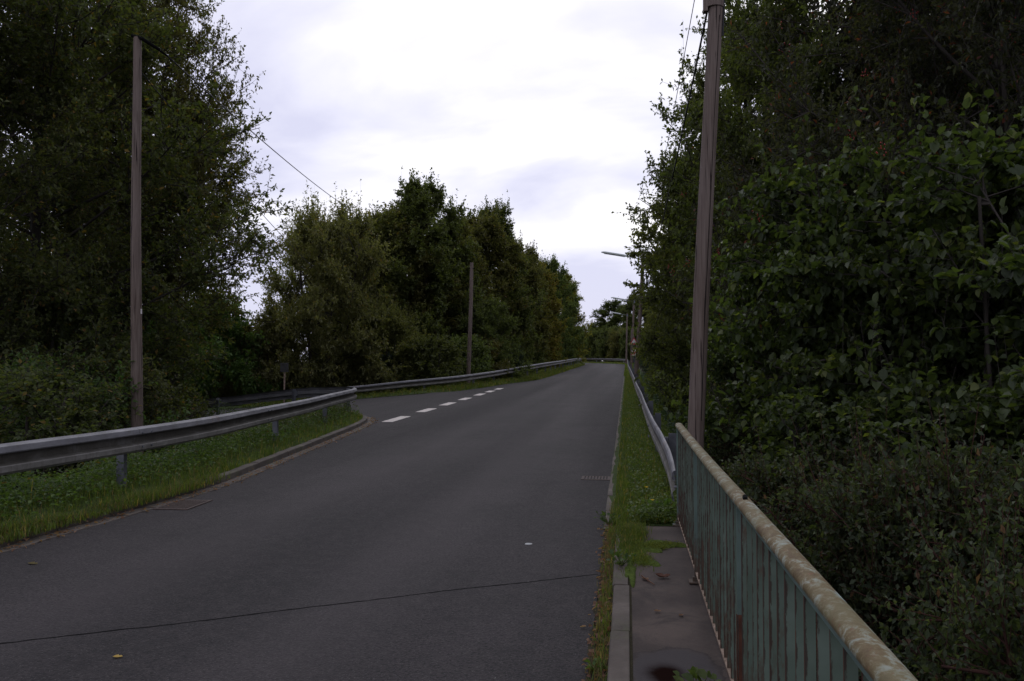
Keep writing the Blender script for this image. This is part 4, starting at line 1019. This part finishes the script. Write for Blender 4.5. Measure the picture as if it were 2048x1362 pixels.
# ------------------------------------------------------------------ grass and ground cover
def scatter_blades(name, P, h, rng, mat, w=.006, lean=.5):
    n = len(P); cl = .5 + .5 * np.sin(P[:, 0] * 6.3 + 1.7 * np.sin(P[:, 1] * 2.9)) * np.sin(P[:, 1] * 4.1 + 2.3 * np.sin(P[:, 0] * 3.7)); hh = h * rng.uniform(.3, 1.2, n) * (.55 + .9 * cl); az = rng.uniform(0, 2 * PI, n); c, s = np.cos(az), np.sin(az)
    ln = rng.uniform(0, lean, n) * hh; ww = w * rng.uniform(.7, 1.4, n)
    side = np.stack([-s, c, 0 * c], -1) * ww[:, None]; d = np.stack([c, s, 0 * c], -1); up = np.array([0, 0, 1.])
    mid = P + d * (ln * .3)[:, None] + up * (hh * .55)[:, None]; tip = P + d * ln[:, None] + up * hh[:, None]
    V = np.stack([P - side, P + side, mid + side * .8, mid - side * .8, tip], 1).reshape(-1, 3); b = np.arange(n)[:, None] * 5
    return npobj(name, V, [b + np.array([[0, 1, 2, 3]]), b + np.array([[3, 2, 4]])], mat)
rng = np.random.default_rng(77)
def sample_strip(I, O, zf, n, y0, y1, t0=0., t1=1., pw=1., yp=1.):
    """random points between two polylines; zf(t, z)"""
    ids = [i for i in range(len(I) - 1) if y0 <= I[i].y <= y1]; out = []
    wts = np.array([(I[i + 1] - I[i]).length / max(3, I[i].y) ** yp for i in ids]); wts /= wts.sum()
    for i in rng.choice(ids, n, p=wts):
        f = rng.random(); t = t0 + (t1 - t0) * rng.random() ** pw; a_ = I[i].lerp(I[i + 1], f); b_ = O[i].lerp(O[i + 1], f); p = a_.lerp(b_, t); out.append((p.x, p.y, zf(t, a_.z)))
    return np.array(out)
P = sample_strip(VI, VO, lambda t, z: vz(t, z), 46000, 3, 24, 0, .75, 1.2)
def thin(P, k=.25):
    c = .5 + .5 * np.sin(P[:, 0] * 7.1 + 2 * np.sin(P[:, 1] * 2.3)) * np.sin(P[:, 1] * 5.3 + 2 * np.sin(P[:, 0] * 3.1)); return P[rng.random(len(P)) < k + (1 - k) * c]
P = thin(P, .1)
PK = sample_strip(KP, VI, lambda t, z: z + .05 + .04 * t, 9000, 3, 10.6, .15, 1., .8); PK = PK[rng.random(len(PK)) < np.clip((10.6 - PK[:, 1]) / 1.2, 0, 1)]
tag(scatter_blades('overhanging_grass', PK, .10, rng, LM['grass'], .004, 1.1), 'grass overgrowing the near left kerb', 'grass', kind='stuff')
tag(scatter_blades('dry_weeds', PK[rng.random(len(PK)) < .35], .09, rng, LM['dry'], .0035, 1.2), 'dry grass hanging over the near left kerb', 'grass', kind='stuff')
tag(scatter_blades('grass', P, .11, rng, LM['grass'], .004, .7), 'grass on the near left verge', 'grass', kind='stuff')
P = sample_strip(VI, VO, lambda t, z: vz(t, z), 1200, 3, 24, 0, .5, 1.)
scatter = scatter_blades('tall_grass', P, .26, rng, LM['grass'], .003, .8); tag(scatter_blades('dry_grass', P[:700] + np.array([.02, .03, 0]), .17, rng, LM['dry'], .003, 1.), 'dry grass stalks on the near left verge', 'grass', kind='stuff'); tag(scatter, 'taller grass stalks on the near left verge', 'grass', kind='stuff')
# leafy cover at the foot of the guardrail
P = sample_strip(VI, VO, lambda t, z: vz(t, z), 36000, 3, 25, .22, 1., .9); 
nz = np.sin(P[:, 0] * 5 + 1) * np.sin(P[:, 1] * 3.1) * .5 + .6
P[:, 2] += rng.random(len(P)) ** .7 * (.06 + .36 * nz)
PB = sample_strip(VI, VO, lambda t, z: vz(t, z), 12000, 3, 24, .08, .6, .9); PB = thin(PB, 0.); PB[:, 2] += rng.random(len(PB)) * .22
V, Fs = leaf_arrays(PB, rng.normal(0, 1, (len(PB), 3)) * np.array([1, 1, .3]), .055, rng, .65, False, 1.2)
tag(npobj('broad_weeds', V, Fs, LM['fresh']), 'bright leafy weeds in the near left verge grass', 'plants', kind='stuff')
V, Fs = leaf_arrays(P, rng.normal(0, 1, (len(P), 3)) * np.array([1, 1, .3]), .05, rng, .6, False, 1.)
tag(npobj('ground_cover', V, Fs, LM['cover']), 'leafy weeds under the near left guardrail', 'plants', kind='stuff')
# undergrowth on the banks
def under(name, x0, x1, y0, y1, n, h, sz, lm, lab):
    X = rng.uniform(x0, x1, n); Y = rng.uniform(y0, y1, n); hh = h * (.35 + .65 * (.5 + .5 * np.sin(X * 2.3 + 1) * np.sin(Y * 1.9)))
    Z = terr(X, Y) + rng.random(n) ** .8 * hh; P = np.stack([X, Y, Z], -1)
    V, Fs = leaf_arrays(P, rng.normal(0, 1, (n, 3)) * np.array([1, 1, .4]), sz, rng, .6, False, .9)
    tag(npobj(name, V, Fs, LM[lm]), lab, 'plants', kind='stuff')
under('undergrowth', -13, -7.4, 5, 21, 45000, .8, .075, 'ash', 'dark undergrowth on the left embankment')
under('undergrowth', .95, 7, 1.5, 16, 50000, .9, .06, 'bramble', 'dark undergrowth on the slope below the railing')
under('undergrowth', .95, 3, 12, 60, 26000, .7, .08, 'ivy', 'low leaves behind the right guardrail')
# right verge
def strip_r(n, y0, y1, u0, u1, yp=1.6):
    Y = y0 + (y1 - y0) * rng.random(n) ** yp; u = u0 + (u1 - u0) * rng.random(n)
    X = -.25 + u; z = rzn(Y) + np.interp(u, [0, .14, .5, 1.15, 1.9], [.006, .03, .06, .07, -.4]); return np.stack([X, Y, z], -1)
P = strip_r(52000, 8.15, 60, .10, 1.3, 1.9)
tag(scatter_blades('grass', P, .08, rng, LM['grass'], .0035, .7), 'grass on the right verge', 'grass', kind='stuff')
P = strip_r(9000, 60, 108, .0, 1.3, 1.); tag(scatter_blades('grass', P, .12, rng, LM['grass'], .012, .7), 'grass on the distant right verge', 'grass', kind='stuff')
P = thin(strip_r(16000, 8.1, 34, .25, 1.3, 1.8), 0.1); P[:, 2] += rng.random(len(P)) * .16
V, Fs = leaf_arrays(P, rng.normal(0, 1, (len(P), 3)) * np.array([1, 1, .3]), .042, rng, .65, False, 1.2)
tag(npobj('ground_cover', V, Fs, LM['fresh']), 'leafy weeds along the right guardrail', 'plants', kind='stuff')
# far left verge grass
vi = [v[0] for v in VE]; vo = [v[2] for v in VE]
ids = [i for i in range(len(VE) - 1) if -18 < VE[i][0].x and VE[i][0].y < 125]; out = []
for i in rng.choice(ids, 30000):
    f = rng.random(); t = rng.random() * 1.1; q = VE[i]; q2 = VE[i + 1]
    a_ = q[0].lerp(q2[0], f); b_ = q[1].lerp(q2[1], f); c_ = q[2].lerp(q2[2], f); p = a_.lerp(b_, t * 2) if t < .5 else b_.lerp(c_, (t - .5) * 2); out.append(tuple(p))
tag(scatter_blades('grass', np.array(out), .15, rng, LM['grass'], .012, .8), 'grass on the far left verge', 'grass', kind='stuff')
# bend verge beyond the road
o_ = road_pts(2.8, 104, step=.5); out = []
for i in rng.choice(range(len(o_) - 1), 9000):
    r_ = -leftn(o_, i); p = o_[i].lerp(o_[i + 1], rng.random()) + r_ * rng.uniform(0, 1.6); out.append((p.x, p.y, p.z + .06))
tag(scatter_blades('grass', np.array(out), .14, rng, LM['grass'], .02, .6), 'grass at the outside of the bend', 'grass', kind='stuff')

V, Fs = leaf_arrays(MOSS_P, rng.normal(0, 1, (len(MOSS_P), 3)), .012, rng, .7, False, .8)
tag(npobj('moss_tufts', V, Fs, LM['mossy']), 'yellow green moss cushions across the end of the walkway', 'moss', kind='stuff')
# dry weeds and litter in the gutter along the walkway kerb
n = 3200; Y = rng.uniform(2.2, 9.5, n); c_ = .5 + .5 * np.sin(Y * 4.3) * np.sin(Y * 1.7 + 1); keep = rng.random(n) < .25 + .75 * c_
P = np.stack([rng.normal(-.155, .028, n), Y, np.full(n, .012)], -1)[keep]
tag(scatter_blades('dry_weeds', P, .065, rng, LM['dry'], .0022, .9), 'dry wispy weeds in the gutter beside the walkway kerb', 'weeds', kind='stuff')
P2 = P[rng.random(len(P)) < .5]; tag(scatter_blades('gutter_grass', P2 + np.array([.01, .02, 0]), .07, rng, LM['grass'], .003, .8), 'sparse green grass in the gutter beside the walkway kerb', 'grass', kind='stuff')
n = 700; P = np.stack([rng.normal(-.17, .04, n), rng.uniform(2.2, 8.5, n), np.full(n, .014) + rng.random(n) * .012], -1)
n2 = 1100; k_ = rng.integers(5, 60, n2); Q = np.array([KP[int(k)] for k in np.clip(k_, 12, 60)]) + np.stack([rng.normal(-.02, .07, n2), rng.uniform(-.2, .2, n2), np.full(n2, .02)], -1)
P = np.concatenate([P, Q]); V, Fs = leaf_arrays(P, rng.normal(0, 1, (len(P), 3)) * np.array([1, 1, .1]), .038, rng, .6, True, 1.5)
tag(npobj('leaf_litter', V, Fs, LM['litter']), 'small brown leaf litter in the gutters', 'litter', kind='stuff')
# grass creeping on the walkway end
n = 2600; P = np.stack([rng.normal(.03, .07, n), rng.normal(7.5, .45, n), np.full(n, DECK)], -1); P = P[(P[:, 0] > -.12)]
tag(scatter_blades('creeping_grass', P, .06, rng, LM['grass'], .0028, .8), 'grass creeping over the end of the walkway', 'grass', kind='stuff')

# single weeds
def weed(loc, n, r_, size, lm, label, seed, name='weed'):
    g = np.random.default_rng(seed); o = tag(empty(name, loc), label, 'weed')
    az = g.uniform(0, 6.28, n); rr_ = r_ * g.uniform(.2, 1, n); z = r_ * g.uniform(.15, .9, n)
    E = np.stack([np.cos(az) * rr_, np.sin(az) * rr_, z], -1); S0 = E * .05
    V, F = prisms(S0, E, np.full(n, .0022), np.full(n, .0014), 4); npobj('stems', V, [F], LM['grass'], o)
    V, Fs = leaf_arrays(E, E / np.linalg.norm(E, axis=1)[:, None] * .8, size, g, .75, True, 1.4); npobj('leaves', V, Fs, LM[lm], o)
weed((.335, 3.92, DECK), 24, .10, .055, 'fresh', 'green leafy weed on the walkway at the bottom picture edge', 1)
weed((-.17, 4.35, .01), 22, .06, .035, 'fresh', 'small green weed in the gutter beside the walkway kerb', 2)
weed((-.05, 6.35, DECK), 34, .11, .04, 'cover', 'pale green weed tuft growing over the kerb at the mossy end', 3)
weed((-.2, 8.3, .02), 34, .12, .04, 'cover', 'green weed clump where the walkway kerb meets the verge', 4)
weed((.33, 8.5, .06), 60, .2, .055, 'fresh', 'broad leafy weed at the foot of the railing end', 5)
for i, (px, py, lab) in enumerate([(1293, 975, 'yellow flower in the grass, the farther of two'), (1305, 1001, 'yellow flower in the grass nearer the walkway')]):
    g = G(px, py, .21); o = tag(empty('dandelion', (g.x, g.y, .06)), lab, 'flower')
    MB().tube([(0, 0, 0), (.005, 0, .05), (0, 0, .155)], .003, 5).build('stem', LM['grass'], o)
    m = MB()
    for k in range(14):
        a_ = 2 * PI * k / 14; m.add([(0, 0, .155), (.014 * math.cos(a_ - .2), .014 * math.sin(a_ - .2), .163), (.027 * math.cos(a_), .027 * math.sin(a_), .167), (.014 * math.cos(a_ + .2), .014 * math.sin(a_ + .2), .163)], [(0, 1, 2, 3)])
    m.build('flower_head', M['petal'], o)
def dead_leaf(loc, s, rot, label, mat, curl=.35):
    m = MB(); n = 9
    out = [(0, 0), (.25, .22), (.5, .30), (.62, .18), (.8, .20), (1, 0), (.8, -.20), (.62, -.18), (.5, -.30), (.25, -.22)]
    for x, y in out: m.v.append((x * s, y * s, curl * s * (x - .5) ** 2 + abs(y) * s * .5))
    m.v += [(.25 * s, 0, .02 * s), (.5 * s, 0, .0), (.8 * s, 0, .04 * s)]
    m.f = [(0, 10, 1), (10, 11, 2, 1), (11, 12, 4, 3, 2), (12, 5, 4), (0, 9, 10), (9, 8, 11, 10), (8, 7, 6, 12, 11), (6, 5, 12)]
    o = m.build('dead_leaf', mat); so2 = o.modifiers.new('t', 'SOLIDIFY'); so2.thickness = .0008
    o.location = loc; o.rotation_euler = (R(5), R(4), rot); tag(o, label, 'leaf')
lit = LM['litter']
yl = leafmat('leaf_yellow', [(.35, .22, .04), (.45, .30, .06), (.5, .36, .08)], rough=.6)
g = G(225, 1316, 0); dead_leaf((g.x, g.y, .008), .055, .4, 'small yellow leaf lying on the asphalt at the lower left', yl)
dead_leaf((.20, 6.02, DECK + .01), .12, .2, 'curled pinkish brown leaf on the walkway, right of its twig', lit, .8)
dead_leaf((.15, 5.93, DECK + .006), .08, 2.2, 'small brown leaf beside the curled leaf on the walkway', lit, .5)
g = G(1307, 1222, DECK); dead_leaf((g.x, g.y, DECK + .004), .05, .1, 'small pale orange leaf in the middle of the walkway', lit)
g = G(1358, 1232, DECK); dead_leaf((g.x, g.y, DECK + .004), .045, .9, 'small brown leaf on the walkway near the railing foot', lit)
m = MB(); m.tube([(.10, 6.05, DECK + .008), (.14, 5.92, DECK + .012), (.19, 5.82, DECK + .006)], [.004, .005, .003], 6)
tag(m.build('twig', LM['litter']), 'thin dry twig on the walkway beside the curled leaf', 'twig')
g = G(1057, 1088, 0); o = blob('pale_stone', (g.x, g.y, 0), .035, .03, .003, M['chip'], 3, .006, 12); tag(o, 'flat pale chip on the asphalt near the right edge', 'stone')
g = G(55, 1128, 0); dead_leaf((g.x, g.y, .006), .09, .1, 'dry pale leaf on the asphalt below the left verge', LM['dry'])
